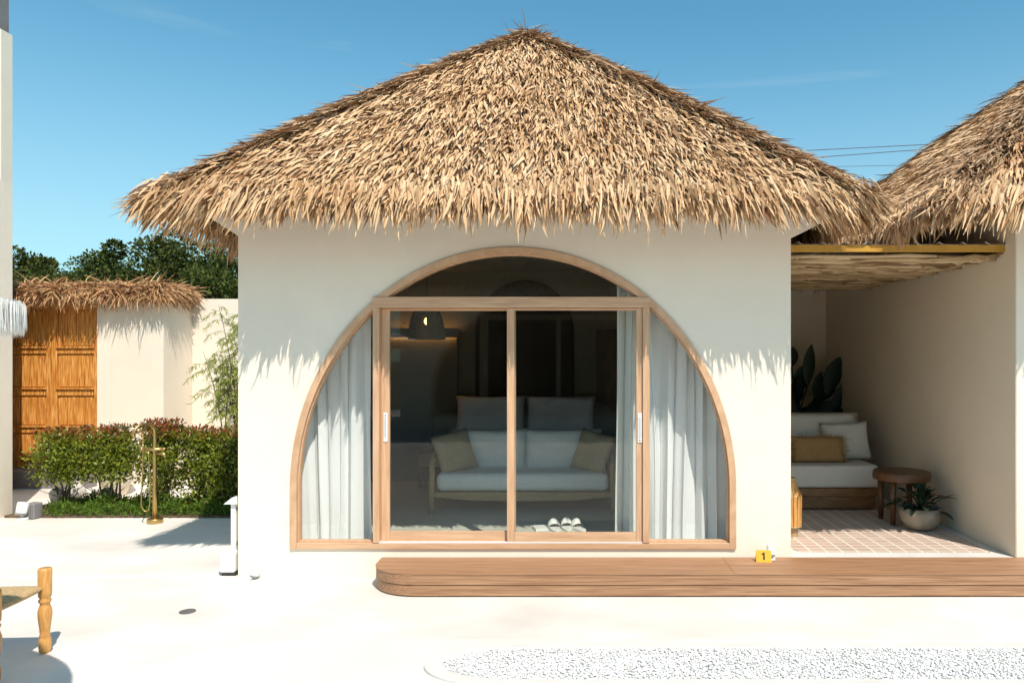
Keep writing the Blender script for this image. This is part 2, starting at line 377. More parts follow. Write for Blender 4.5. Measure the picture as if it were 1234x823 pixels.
# thin joint strips and the channel in the paving to the left
tag(MB().box(-5.6, -3.3, .02, .075, .0005, .007).build('path_strip', M['white']), kind='structure')
ch = MB()
for a, b in (((266, 697), (222, 735)), ((287, 697), (250, 735))):
    A = Vector(((a[0]-690)/F, 0, 0)); 
    def gp(q):
        d = CZ*F/(q[1]-430); return Vector(((q[0]-690)/F*d, d-CD, 0))
    p, q = gp(a), gp(b); t = (q-p).normalized(); s_ = Vector((-t.y, t.x, 0))*.016
    ch.add([p-s_, q-s_, q+s_, p+s_, *(v+Vector((0, 0, .006)) for v in (p-s_, q-s_, q+s_, p+s_))], [(0,3,2,1),(4,5,6,7),(0,1,5,4),(1,2,6,5),(2,3,7,6),(3,0,4,7)])
tag(ch.build('drain_channel', M['patio2'], fixn=True), kind='structure')
# garden bed
tag(MB().box(-7.24, -2.6, 2.62, 3.75, .0005, .03).build('garden_bed', M['soil']), kind='structure')
# terrace floor with tiles
tag(MB().box(2.025, 4.1, .0, 5.25, .0005, .19).build('terrace_floor', M['kerb']), kind='structure')
tile = [(3.98, .19), (3.98, 5.2), (2.06, 5.2), (2.06, .75)]
for k in range(9): tile.append((2.06+.16*(1-math.cos(R(10*k))), .75-.56*math.sin(R(10*k))))
tag(MB().prism_z(tile, .1905, .196).build('terrace_tiles', M['tiles'], fixn=True), kind='structure')

# ================================================================== THATCH ROOF BUILDER
def roof(parent, x0, x1, y0, y1, ze, apex, dens=1900, bulge=.13, blade_mat='thatch'):
    ax, ay, az = apex
    T = np.array(apex, float)
    cor = [np.array(c, float) for c in ((x0, y0, ze), (x1, y0, ze), (x1, y1, ze), (x0, y1, ze))]
    cen = np.array([(x0+x1)/2, (y0+y1)/2, 0])
    # base layers
    mb = MB(); rows = 10
    for f in range(4):
        A, B = cor[f], cor[(f+1) % 4]; n_ = np.cross(B-A, T-A); n_ /= np.linalg.norm(n_)
        for off in (-.03, -.09):
            vs = []
            for i in range(rows+1):
                s_ = i/rows; bl = 4*s_*(1-s_)*bulge*.8
                h = np.array([0, 0, bl])
                vs += [A+(T-A)*s_+h+np.array([0,0,off]), B+(T-B)*s_+h+np.array([0,0,off])]
            mb.add(vs, [(2*i, 2*i+1, 2*i+3, 2*i+2) for i in range(rows)])
        z1, z2 = np.array([0,0,-.03]), np.array([0,0,-.09])
        mb.add([A+z1, B+z1, B+z2, A+z2], [(0,3,2,1)])
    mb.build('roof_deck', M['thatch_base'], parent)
    st = Strands()
    for f in range(4):
        A, B = cor[f], cor[(f+1) % 4]; e = (B-A); wid = np.linalg.norm(e); e = e/wid
        n_ = np.cross(B-A, T-A); n_ /= np.linalg.norm(n_)
        mid = (A+B)/2; down = np.cross(e, n_); down = down if down[2] < 0 else -down
        sl = abs(np.dot(T-mid, down))
        dd = dens*(1 if f != 2 else .3)
        num = int(dd*wid*sl/2)
        s_ = 1-np.sqrt(rng.uniform(0, 1, num)); s_ = s_*1.0
        row = .125/sl; s_ = np.floor(s_/row)*row+np.abs(rng.normal(0, .24, num))*row      # shaggy courses
        s_ = np.clip(s_, 0, .985)
        uu = rng.uniform(-1, 1, num)
        cA = A+(T-A)*s_[:, None]; cB = B+(T-B)*s_[:, None]
        P = (cA+cB)/2+(cB-cA)/2*uu[:, None]
        P[:, 2] += 4*s_*(1-s_)*bulge
        P += n_*rng.uniform(-.02, .05, num)[:, None]
        D = down+e*(.8*uu*np.abs(uu)**1.1+rng.normal(0, .2, num))[:, None]
        L = rng.uniform(.1, .215, num); W = rng.uniform(.013, .031, num)
        N = np.tile(n_, (num, 1))+rng.normal(0, .2, (num, 3))
        st.add(blades(P, D, N, L, W, droop=.02+.08*rng.uniform(0, 1, num), lift=rng.uniform(-.03, .105, num), twist=.5, curl=.12))
        # stray straws
        k = int(num*.007); ii = rng.integers(0, num, k)
        st.add(blades(P[ii], D[ii]+e*rng.normal(0, .9, k)[:, None], N[ii], rng.uniform(.12, .28, k), rng.uniform(.008, .014, k), droop=.05, lift=rng.uniform(.04, .09, k), curl=.25))
        # hanging eave fringe
        k = int(wid*(460 if f != 2 else 90)); uu = rng.uniform(-1, 1, k)
        P = mid+e*wid/2*uu[:, None]-down*rng.uniform(0, .2, k)[:, None]
        P[:, 2] += rng.uniform(-.13, .07, k)
        clump = np.array([mnoise.noise(Vector((float(q)*wid*2.2, f*9.1, parent.location.x))) for q in uu])
        out_ = np.array([n_[0], n_[1], 0]); out_ /= np.linalg.norm(out_)
        D = np.array([0, 0, -1.])*1.0+out_*rng.uniform(.05, .5, k)[:, None]+e*(.85*uu*np.abs(uu)**1.6+rng.normal(0, .16, k))[:, None]
        P += out_*rng.uniform(.04, .15, k)[:, None]
        L = rng.uniform(.12, .26, k)+.07*clump+(rng.uniform(0, 1, k) > .96)*rng.uniform(0, .12, k)
        st.add(blades(P, D, np.tile(out_, (k, 1)), L, rng.uniform(.012, .03, k), droop=.03, lift=rng.uniform(-.05, .04, k), twist=.7, curl=.12))
        # corner tufts
        for Q_, sg in ((A, -1), (B, 1)):
            k = 240; P = Q_+rng.normal(0, 1, (k, 3))*np.array([.09, .09, .05])-(e*sg*.85+down)*rng.uniform(0, .45, k)[:, None]-e*sg*rng.uniform(0, .3, k)[:, None]
            D = down+e*sg*rng.uniform(.5, 1.6, k)[:, None]+np.array([0, 0, -1])*rng.uniform(-.1, .6, k)[:, None]
            st.add(blades(P, D, np.tile(n_, (k, 1)), rng.uniform(.14, .3, k), rng.uniform(.012, .026, k), droop=.07, lift=rng.uniform(-.03, .03, k), twist=.6, curl=.15))
    st.build('thatch', M[blade_mat], parent)
    # hips and peak cap, of older straw
    hp = Strands()
    for c in cor:
        hv = T-c; hl = np.linalg.norm(hv); hd = -hv/hl; side = unit(np.cross(hd, [0, 0, 1])[None])[0]; nn = np.cross(side, hd); nn = nn if nn[2] > 0 else -nn
        k = int(hl*560); t = rng.uniform(0, 1, k)
        P = c+hv*t[:, None]; P[:, 2] += 4*t*(1-t)*bulge
        P += side*rng.normal(0, .085, k)[:, None]+nn*rng.uniform(-.02, .05, k)[:, None]
        D = hd+side*rng.normal(0, .38, k)[:, None]
        hp.add(blades(P, D, np.tile(nn, (k, 1)), rng.uniform(.16, .36, k), rng.uniform(.01, .022, k), droop=.05*rng.uniform(-.3, 1, k), lift=rng.uniform(0, .07, k), twist=.6, curl=.15))
    k = 900; a = rng.uniform(0, 2*math.pi, k); r = rng.uniform(0, .3, k)
    P = T+np.stack([r*np.cos(a), r*np.sin(a), -.75*r+rng.uniform(-.02, .06, k)], 1)
    D = np.stack([np.cos(a), np.sin(a), -.55+rng.normal(0, .25, k)], 1)+rng.normal(0, .25, (k, 3))
    hp.add(blades(P, D, np.tile([0, 0, 1.], (k, 1)), rng.uniform(.12, .33, k), rng.uniform(.01, .022, k), droop=.04, lift=.03, twist=.7, curl=.2))
    hp.build('ridge_cap', M['thatch_dark'], parent)

# ================================================================== MAIN BUNGALOW
XL, XR = -3.10, 2.023
AX, AA, AB, AC, AZ = -.55, 2.065, 2.23, .835, .275    # arch centre, half width, rise, spring height, bottom
H0 = thing('bungalow', 'cream plastered bungalow with peaked palm thatch roof and big arched glass front', 'bungalow', (0, 0, 0))
def arch_wall(y0, y1, top=3.55):
    mb = MB(); n = 64
    xs = [AX-AA*math.cos(math.pi*i/n) for i in range(n+1)]
    zs = [AC+AB*math.sin(math.pi*i/n) for i in range(n+1)]
    for y, flip in ((y0, False), (y1, True)):
        fs = []; vs = []
        def q(a, b, c, d):
            o = len(vs); vs.extend([(p[0], y, p[1]) for p in (a, b, c, d)]); fs.append((o, o+1, o+2, o+3) if not flip else (o+3, o+2, o+1, o))
        q((XL, 0), (AX-AA, 0), (AX-AA, AZ), (XL, AZ)); q((XL, AZ), (AX-AA, AZ), (AX-AA, AC), (XL, AC)); q((XL, AC), (AX-AA, AC), (AX-AA, top), (XL, top))
        q((AX+AA, 0), (XR, 0), (XR, AZ), (AX+AA, AZ)); q((AX+AA, AZ), (XR, AZ), (XR, AC), (AX+AA, AC)); q((AX+AA, AC), (XR, AC), (XR, top), (AX+AA, top))
        q((AX-AA, 0), (AX+AA, 0), (AX+AA, AZ), (AX-AA, AZ))
        for i in range(n): q((xs[i], zs[i]), (xs[i+1], zs[i+1]), (xs[i+1], top), (xs[i], top))
        mb.add(vs, fs)
    loop = [(AX-AA, AZ)]+list(zip(xs, zs))+[(AX+AA, AZ)]
    m = len(loop)
    mb.add([(p[0], y0, p[1]) for p in loop]+[(p[0], y1, p[1]) for p in loop], [(i, i+m, (i+1) % m+m, (i+1) % m) for i in range(m)])
    mb.add([(XL,y0,0),(XL,y1,0),(XL,y1,top),(XL,y0,top)], [(0,3,2,1)]); mb.add([(XR,y0,0),(XR,y1,0),(XR,y1,top),(XR,y0,top)], [(0,1,2,3)])
    mb.add([(XL,y0,top),(XR,y0,top),(XR,y1,top),(XL,y1,top)], [(0,1,2,3)])
    return mb
arch_wall(0, .2).build('front_wall', M['plaster'], H0, weld=True)
MB().box(XL, XL+.15, .2, 4.3, 0, 3.55).build('side_wall', M['plaster'], H0)
MB().box(XR-.15, XR, .2, 5.25, 0, 3.0).box(XR-.15, XR, .2, 4.3, 3.0, 3.55).build('side_wall', M['shaded_plaster'], H0)
MB().box(XL+.15, XR-.15, 4.15, 4.3, 0, 3.55).build('rear_wall', M['plaster'], H0)
MB().prism_y([(XL-.0005, 3.17), (XL-.46, 3.46), (XL-.46, 3.52), (XL-.0005, 3.52)], .004, .13).build('eave_bracket', M['plaster'], H0, fixn=True)
MB().prism_y([(XR+.0005, 3.15), (XR+.0005, 3.5), (XR+.5, 3.5), (XR+.5, 3.4)], .004, .5).build('eave_bracket', M['plaster'], H0, fixn=True)
# room shell
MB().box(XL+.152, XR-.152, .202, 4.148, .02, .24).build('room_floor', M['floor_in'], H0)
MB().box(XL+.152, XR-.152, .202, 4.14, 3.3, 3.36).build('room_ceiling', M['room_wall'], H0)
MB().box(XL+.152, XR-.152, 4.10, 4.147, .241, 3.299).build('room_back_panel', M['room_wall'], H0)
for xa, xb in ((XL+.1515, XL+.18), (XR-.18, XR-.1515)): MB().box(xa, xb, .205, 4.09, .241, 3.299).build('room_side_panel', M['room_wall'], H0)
# arched alcove behind the bed: flat panel, its shade put into near-black colour
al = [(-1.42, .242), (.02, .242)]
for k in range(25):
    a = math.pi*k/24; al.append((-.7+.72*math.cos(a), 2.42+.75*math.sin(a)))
MB().prism_y(al, 4.06, 4.098).build('alcove_shade_panel', M['alcove_shade'], H0, fixn=True)
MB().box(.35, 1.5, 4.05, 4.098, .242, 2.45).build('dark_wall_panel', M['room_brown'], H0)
MB().box(-2.72, -1.68, 4.0, 4.098, .242, 2.36).build('wardrobe_panel', M['room_wall'], H0, bevel=.01)
MB().box(-2.76, -1.64, 3.95, 4.098, 2.365, 2.43).box(-2.76, -1.64, 3.93, 3.9495, 2.33, 2.465).build('wardrobe_shelf', M['room_brown'], H0)
for za in (2.431, 2.352): MB().box(-2.7, -1.7, 3.96, 3.985, za, za+.011).build('light_strip', M['led'], H0)
roof(H0, -3.55, 2.49, -.62, 4.95, 3.40, (-.54, 2.1, 5.93), bulge=.06)

# arched window frame
AW = bpy.data.objects.new('arched_window', None); C.objects.link(AW); AW.parent = H0
def ell(da, zb, n=72):
    a = AA-da; b = AB-da
    return [(AX-a, zb)]+[(AX-a*math.cos(math.pi*i/n), AC+b*math.sin(math.pi*i/n)) for i in range(n+1)]+[(AX+a, zb)]
MB().ring_y(ell(.002, AZ), ell(.062, AZ), -.022, .12, closed=False).build('window_frame', M['frame_arch'], AW)
MB().box(AX-AA+.0625, AX+AA-.0625, -.0215, .12, AZ, AZ+.055).build('bottom_rail', M['frame_h'], AW, bevel=.003)
MB().ring_y(ell(.0625, AZ+.056), ell(.073, AZ+.066), .02, .1).build('glazing_bead', M['frame'], AW)
DX0, DX1, DZ = -1.846, .712, 2.604
MB().box(DX0, DX1, -.03, .11, DZ-.1, DZ).build('transom', M['frame_h'], AW, bevel=.004)
MB().box(DX0, DX0+.058, -.028, .108, .332, DZ-.1005).build('jamb', M['frame'], AW, bevel=.004)
MB().box(DX1-.064, DX1, -.028, .108, .332, DZ-.1005).build('jamb', M['frame'], AW, bevel=.004)
MB().box(DX0+.0585, DX1-.0645, -.02, .11, .3305, .337).build('door_track', M['alu'], AW)
def inner(da=.068, n=160):
    a = AA-da; b = AB-da
    return [(AX-a*math.cos(math.pi*i/n), AC+b*math.sin(math.pi*i/n)) for i in range(n+1)]
pts = inner()
lun = [(DX0+.03, DZ-.01)]+[p for p in pts if p[1] > DZ]+[(DX1-.03, DZ-.01)]
MB().prism_y(lun, .052, .058).build('lunette_pane', M['glass'], AW, fixn=True)
lp = [(DX0+.02, AZ+.05), (AX-AA+.068, AZ+.05)]+[p for p in pts if p[0] < DX0+.02 and p[1] < 2.75]; lp.append((DX0+.02, lp[-1][1]))
rp = [p for p in pts if p[0] > DX1-.02 and p[1] < 2.75]+[(AX+AA-.068, AZ+.05), (DX1-.02, AZ+.05)]; rp.append((DX1-.02, rp[0][1]))
MB().prism_y(lp, .052, .058).build('side_pane', M['glass_side'], AW, fixn=True)
MB().prism_y(rp, .052, .058).build('side_pane', M['glass_side'], AW, fixn=True)
# two sliding doors
def slider(x0, x1, zb, zt, y0, y1, ls, rs, br, tr_, hx, name):
    D = bpy.data.objects.new('sliding_door', None); C.objects.link(D); D.parent = H0; D['label'] = name
    MB().box(x0, x0+ls, y0, y1, zb, zt).build('stile', M['frame'], D, bevel=.003)
    MB().box(x1-rs, x1, y0, y1, zb, zt).build('stile', M['frame'], D, bevel=.003)
    MB().box(x0+ls+.0005, x1-rs-.0005, y0+.001, y1-.001, zb, zb+br).build('door_rail', M['frame_h'], D, bevel=.003)
    MB().box(x0+ls+.0005, x1-rs-.0005, y0+.001, y1-.001, zt-tr_, zt).build('door_rail', M['frame_h'], D, bevel=.003)
    ym = (y0+y1)/2
    MB().box(x0+ls-.01, x1-rs+.01, ym-.003, ym+.003, zb+br-.01, zt-tr_+.01).build('pane', M['glass'], D)
    h = MB().box(hx-.019, hx+.019, y0-.009, y0+.001, 1.258, 1.53)
    ho = h.build('door_handle', M['alu'], D, bevel=.004)
    MB().box(hx-.009, hx+.009, y0-.011, y0-.0085, 1.30, 1.49).build('finger_recess', mat('recess', (.5, .5, .5), .4), D)
    MB().lathe([(.006, 0), (.006, .003)], (0, 0, 0), 10).build('keyhole', M['black'], D).matrix_local = TR(hx, y0-.009, 1.505 if hx < 0 else 1.28, R(90))
slider(-1.786, -.53, .338, 2.5, .046, .086, .078, .05, .085, .02, -1.745, 'inner sliding panel on the left')
slider(-.608, .646, .338, 2.5, -.004, .038, .069, .056, .085, .02, .622, 'outer sliding panel on the right')

# ------------------------------------------------------------------ curtains
def curtain(x0, x1, y, z0, z1, folds, label, seed):
    o = thing('curtain', label, 'curtain', ((x0+x1)/2, y, z0))
    n = int((x1-x0)*260); rows = 14; xm = (x0+x1)/2
    V = []; 
    for j in range(rows+1):
        t = j/rows; z = (z1-z0)*t
        for i in range(n+1):
            u = i/n; x = x0+(x1-x0)*u
            ph = u*folds+.95*mnoise.noise(Vector((u*5, seed, t*.45)))
            a = .036+.03*mnoise.noise(Vector((u*5, seed+3, 0)))
            yy = a*math.sin(ph*2*math.pi)*(1+.25*(1-t))+.01*math.sin(ph*5.3*math.pi+seed+t*1.5)+.015*mnoise.noise(Vector((u*6, t*3, seed)))
            xx = x-xm+.012*math.sin(ph*4*math.pi)+.01*mnoise.noise(Vector((u*3, t*2, seed+8)))
            V.append((xx, yy, z))
    V = np.array(V); W_ = n+1
    Q = np.array([(j*W_+i, j*W_+i+1, (j+1)*W_+i+1, (j+1)*W_+i) for j in range(rows) for i in range(n)])
    np_mesh('drape', V, Q, M['curtain'], o, True)
    Vh = V[:2*W_].copy(); Vh[W_:, 2] = .16; Vh[:, 1] -= .004
    np_mesh('hem', Vh, np.array([(i, i+1, W_+i+1, W_+i) for i in range(n)]), M['curtain'], o, True)
    MB().tube([(x0-xm, 0, z1-z0+.02), (x1-xm, 0, z1-z0+.02)], .012).build('curtain_rail', M['white'], o)
curtain(-2.74, -1.955, .33, .262, 3.0, 4.6, 'white sheer curtain filling the left quarter of the arched window', 1.3)
curtain(.42, 1.68, .33, .262, 3.0, 7.2, 'long white sheer curtain drawn behind the right quarter of the arch', 4.1)

# ================================================================== ROOM FURNITURE
FZ = .241
def cyl(mb, x, y, z0, z1, r0, r1=None): return mb.tube([(x, y, z0), (x, y, z1)], [r0, r1 or r0], 12)
sf = thing('sofa', 'pale grey two seat sofa on a light oak frame behind the sliding doors', 'sofa', (-.58, 1.72, FZ))
f = MB()
for sx in (-1, 1):
    f.tube([(sx*1.05, 0, 0), (sx*1.05, 0, .28), (sx*1.04, -.01, .58)], [.032, .036, .03], 12).build('leg', M['oak'], sf, smooth=True); f = MB()
    f.tube([(sx*1.05, .78, 0), (sx*1.05, .80, .6)], .032, 12).build('leg', M['oak'], sf, smooth=True); f = MB()
    f.tube([(sx*1.05, -.02, .56), (sx*1.06, .2, .64), (sx*1.06, .55, .7), (sx*1.05, .82, .66)], [.03, .034, .034, .03], 10).build('armrest', M['oak'], sf, smooth=True); f = MB()
f.prism_y([(-1.03, .19), (-.6, .155), (0, .145), (.6, .155), (1.03, .19), (1.03, .25), (-1.03, .25)], -.02, .04).build('front_rail', M['oak'], sf, bevel=.008, fixn=True)
MB().box(-1.0, 1.0, .04, .8, .2, .25).build('seat_base', M['oak'], sf)
MB().box(-1.0, 1.0, .74, .79, .3, .66).build('back_frame', M['oak'], sf, bevel=.02)
seat = MB().box(-1.0, 1.0, -.03, .72, .255, .47).build('seat_cushion', M['cloth'], sf, bevel=.075)
for sx in (-1, 1):
    MB().pillow(.98, .54, .3, TR(sx*.46, .58, .66, R(-14)), wob=.3, seed=sx+3).build('back_cushion', M['cloth'], sf, smooth=True, weld=True)
for sx, lb in ((-1, 'woven tan cushion leaning in the left corner of the grey sofa'), (1, 'woven tan cushion leaning in the right corner of the grey sofa')):
    MB().pillow(.5, .5, .15, TR(0, 0, 0, R(-20), R(sx*10), R(-sx*34)), wob=.3).build('throw_cushion', M['tan'], None, smooth=True, weld=True)
    o = bpy.data.objects[-1] if False else C.objects[-1]; o.location = (-.58+sx*.82, 1.97, FZ+.68); tag(o, lb, 'cushion')
bd = thing('bed', 'double bed with grey throw and rounded headboard behind the sofa', 'bed', (-.66, 3.1, FZ))
MB().box(-.98, .98, -.55, .85, .1, .35).build('bed_frame', M['room_brown'], bd, bevel=.01)
MB().box(-.98, .98, -.55, .85, .352, .7).build('mattress', M['bed'], bd, bevel=.09)
MB().box(-1.02, 1.02, -.6, .2, .3, .76).build('throw_blanket', M['throw'], bd, bevel=.1)
hb = []
for k in range(17): a = math.pi*k/16; hb.append((.95+.42*math.cos(a) if k < 8 else -.95+.42*math.cos(a), .75+.42*math.sin(a)))
MB().prism_y([(1.37, .0)]+hb+[(-1.37, .0)], .86, .93).build('headboard', M['room_wall'], bd, bevel=.02, fixn=True)
for sx, lb in ((-1, 'large grey bed pillow propped on the left side of the bed'), (1, 'large grey bed pillow propped on the right side of the bed')):
    o = MB().pillow(1.0, .58, .2, TR(0, 0, 0, R(-18)), wob=.4, seed=sx).build('bed_pillow', M['bed'], None, smooth=True, weld=True); o.location = (-.66+sx*.5, 3.68, FZ+.98); tag(o, lb, 'pillow')
nt_ = thing('nightstand', 'small dark nightstand beside the left side of the bed', 'nightstand', (-1.95, 3.6, FZ))
MB().box(-.2, .2, -.2, .2, .12, .52).build('cabinet', M['room_brown'], nt_, bevel=.01)
MB().box(-.17, .17, -.213, -.2005, .3, .48).build('drawer', M['oak'], nt_)
fl = MB()
for a in (-.16, .16):
    for b in (-.16, .16): MB().tube([(a, b, 0), (a, b, .119)], .015).build('leg', M['room_brown'], nt_)
gl = tag(MB().lathe([(.028, 0), (.034, .1), (.031, .1), (.026, .01)], (0,0,0), 16).build('drinking_glass', M['glass_side'], None, smooth=True), 'small drinking glass on the nightstand left of the bed', 'glass'); gl.location = (-1.86, 3.55, FZ+.521)
# pendant lamp
pl = thing('pendant_lamp', 'dark woven pendant lamp with a glowing bulb hanging inside the room', 'pendant lamp', (-1.69, 1.75, 2.25))
pr = [(.215, .0), (.205, .12), (.18, .26), (.12, .38), (.05, .43)]
mb = MB(); n = 36
for layer in (0, .008):
    vs = []; fs = []
    for r, z in pr:
        for k in range(n): a = 2*math.pi*k/n; vs.append(((r-layer)*math.cos(a), (r-layer)*math.sin(a), z))
    for i in range(len(pr)-1):
        for k in range(n):
            if i == 1 and k in (26, 27): continue       # the gap in the weave where the bulb shows
            fs.append((i*n+k, i*n+(k+1) % n, (i+1)*n+(k+1) % n, (i+1)*n+k))
    mb.add(vs, fs)
mb.build('lamp_shade', M['shade'], pl, smooth=True)
MB().tube([(0, 0, .43), (0, 0, 1.05)], .006).build('cord', M['black'], pl)
MB().lathe([(.004, 0), (.024, .02), (.028, .045), (.012, .08)], (0, -.02, .17), 12).build('bulb', M['bulb'], pl, smooth=True)
# slippers
def slipper(x, y, rz, label):
    o = thing('slipper', label, 'slipper', (x, y, FZ), rz, 'white slippers on the room floor'); o.scale = (1.2, 1.2, 1.6)
    so_ = []
    for k in range(24):
        a = 2*math.pi*k/24; yy = .135*math.cos(a); so_.append((.05*math.sin(a)*(1+.15*math.cos(a)), yy))
    MB().prism_z(so_, 0, .014).build('sole', M['white'], o, bevel=.004, fixn=True)
    mb = MB(); vs = []; fs = []
    for j in range(9):
        t = j/8; yy = -.0+.13*t
        wv = .052*math.sqrt(max(.02, 1-(yy/.14)**2))*1.08; h = .012+.05*(1-t**2.2)*min(1, .3+t*2.5)
        for i in range(13):
            a = math.pi*i/12; vs.append((wv*math.cos(a), yy, .01+h*math.sin(a)))
    for j in range(8):
        for i in range(12): fs.append((j*13+i, j*13+i+1, (j+1)*13+i+1, (j+1)*13+i))
    mb.add(vs, fs).build('upper', M['white'], o, smooth=True)
slipper(-.19, .93, R(14), 'white slipper, leftmost of the three by the glass door')
slipper(-.06, .97, R(8), 'white slipper in the middle of the three by the glass door')
slipper(.06, .94, R(24), 'white slipper nearest the curtain, rightmost of the three')
o = MB().box(-.07, .07, -.1, .1, 0, .018).box(-.066, .066, -.096, .09, .0185, .03).build('folded_towel', M['white'], None, bevel=.008); o.location = (-.34, .92, FZ); o.rotation_euler.z = R(15)
tag(o, 'flat white folded towel left of the slippers behind the glass', 'towel')

# ================================================================== DECK STEP
dk = thing('deck_step', 'long brown timber step with rounded left end below the arched window', 'step', (0, 0, 0))
def deckpoly(inset):
    x0 = -1.76+inset; y0 = -.56+inset; p = [(6.8, -.003), (x0+.03, -.003)]
    for k in range(19):
        a = R(180+90*k/18); p.append((x0+.42+.42*math.cos(a), y0+.36+.36*math.sin(a)))
    p += [(6.8, y0)]
    return p
MB().prism_z(deckpoly(.006), .012, .098).build('lower_fascia', M['deck'], dk, fixn=True)
top = MB().prism_z(deckpoly(.0), .106, .1935).build('upper_fascia', M['deck'], dk, fixn=True)
MB().prism_z(deckpoly(.03), .09, .11).build('shadow_gap', M['black'], dk, fixn=True)
nb = 4
for k in range(nb):      # long boards, clipped by the rounded corner
    ya = -.566+.561*k/nb; yb = -.566+.561*(k+1)/nb-.004
    def xl(y):
        t = (y-(-.56+.36))
        return -1.764 if t >= 0 else -1.764+.42-.42*math.sqrt(max(0, 1-(t/.364)**2))
    for xa, xb in ((None, 1.385-.0), (1.389, 6.8)):
        yy = [ya+(yb-ya)*j/8 for j in range(9)]
        if xa is None: poly = [(xb+.14*(0 if True else 0), ya), (xb, yb)]+[(xl(y), y) for y in reversed(yy)]
        else: poly = [(xa, ya), (xb, ya), (xb, yb), (xa, yb)]
        MB().prism_z(poly, .194, .1965).build('board', M['deck'], dk, fixn=True)
# ================================================================== PEBBLE BED
kb = []; ki = []
def cap(x0, y0, y1, rx, n=24):
    ry = (y1-y0)/2; p = [(9, y1), (x0+rx, y1)]
    p = [(9, y1)]
    for k in range(n+1):
        a = R(90+180*k/n); p.append((x0+rx+rx*math.cos(a), (y0+y1)/2+ry*math.sin(a)))
    return p+[(9, y0)]
yo1, yo0 = -1.66, -2.36; 
po = cap(-.98, yo0, yo1, .62); pi_ = cap(-.86, yo0+.1, yo1-.09, .5)
mb = MB(); n = len(po)
vs = [(*p, .0125) for p in po]+[(*p, .032) for p in po]+[(*p, .032) for p in pi_]+[(*p, .0125) for p in pi_]
fs = [(L*n+i, L*n+i+1, (L+1)*n+i+1, (L+1)*n+i) for L in range(3) for i in range(n-1)]
tag(mb.add(vs, fs).build('pebble_kerb', M['kerb'], fixn=True, bevel=.006), kind='structure')
tag(MB().add([(*p, .016) for p in pi_], [tuple(range(n))]).build('gravel_bed', M['white'], fixn=True), kind='structure')
# pebbles
ico = bmesh.new(); bmesh.ops.create_icosphere(ico, subdivisions=1, radius=1); iv = np.array([v.co[:] for v in ico.verts]); ifc = np.array([[v.index for v in f_.verts] for f_ in ico.faces]); ico.free()
N_ = 17000; X = rng.uniform(-.86, 4.1, N_); Y = rng.uniform(yo0+.1, yo1-.09, N_)
ym_ = (yo0+yo1)/2+.005; ry_ = (yo1-yo0)/2-.095
ok = (X > -.36) | (((X+.36)/.5)**2+((Y-ym_)/ry_)**2 < .97); X, Y = X[ok], Y[ok]; N_ = len(X)
sc = rng.uniform(.007, .0135, (N_, 1, 1))*rng.uniform(.6, 1.2, (N_, 1, 3)); 
ang = rng.uniform(0, 6.28, N_); Vv = iv[None]*sc*(1+rng.uniform(-.15, .15, (N_, len(iv), 1)))
ca, sa = np.cos(ang)[:, None], np.sin(ang)[:, None]
VX = Vv[..., 0]*ca-Vv[..., 1]*sa+X[:, None]; VY = Vv[..., 0]*sa+Vv[..., 1]*ca+Y[:, None]; VZ = Vv[..., 2]*.4+(.016+rng.uniform(0, .014, N_))[:, None]
V = np.stack([VX, VY, VZ], 2).reshape(-1, 3); Q = (ifc[None]+(np.arange(N_)*len(iv))[:, None, None]).reshape(-1, 3)
tag(np_mesh('gravel', V, Q, M['pebble']), 'white pebbles filling the kerbed strip in the foreground', 'gravel', kind='stuff')

# ================================================================== NEIGHBOUR BUNGALOW
H1 = thing('bungalow', 'thatched bungalow cut off by the right edge, beyond the covered terrace', 'bungalow', (6.7, 2.1, 0))
def loc(o): 
    o.location = (-6.7, -2.1, 0); return o
loc(MB().box(4.115, 9.3, 0, .2, 0, 3.55).build('front_wall', M['plaster'], H1))
loc(MB().box(4.118, 4.3, .2005, 5.25, 0, 3.55).build('side_wall', M['plaster'], H1))
loc(MB().box(4.109, 4.1145, .006, 5.25, 0.1, 3.52).build('terrace_side', M['shaded_plaster'], H1))  # thin skin over the side wall, carrying the shade as darker plaster
loc(MB().box(9.1, 9.3, .2, 5.25, 0, 3.55).build('side_wall', M['plaster'], H1))
loc(MB().box(4.3, 9.1, 5.05, 5.25, 0, 3.55).build('rear_wall', M['plaster'], H1))
n0 = len(H1.children)
before = set(H1.children)
roof(H1, 3.14, 10.2, -.66, 5.1, 3.36, (6.72, 2.2, 6.1), dens=1350, bulge=.1)
for c in H1.children:
    if c not in before: loc(c)
tag(MB().box(1.9, 4.3, 5.252, 5.4, 0, 3.6).build('terrace_wall', M['shaded_plaster']), 'plastered wall closing the rear of the covered terrace behind the potted plant', 'wall')

# ================================================================== PERGOLA ROOF
pg = thing('pergola_roof', 'low terrace roof of corrugated sheet with yellow edge and pole ceiling', 'pergola roof', (3.07, .2, 3.0))
def pgl(o): o.location = (-3.07, -.2, -3.0); return o
pgl(MB().box(2.03, 4.108, .17, .2, 3.045, 3.112).build('edge_flashing', M['yellow'], pg, bevel=.004))
mb = MB(); xs = np.linspace(2.03, 4.11, 190); vs = []; 
for y in (.15, 5.24):
    for x in xs:
        ph = ((x-2.03) % .222)/.222; vs.append((x, y, 3.114+.026*max(0, 1-abs(ph-.5)/.17)))
mb.add(vs, [(i, i+1, 190+i+1, 190+i) for i in range(189)])
pgl(mb.build('corrugated_sheet', M['zinc'], pg))
pgl(MB().box(2.03, 2.09, .202, 3.6, 3.03, 3.11).box(4.05, 4.108, .202, 3.6, 3.03, 3.11).build('joist', M['teak_dk'], pg))
mb = MB(); y = .215
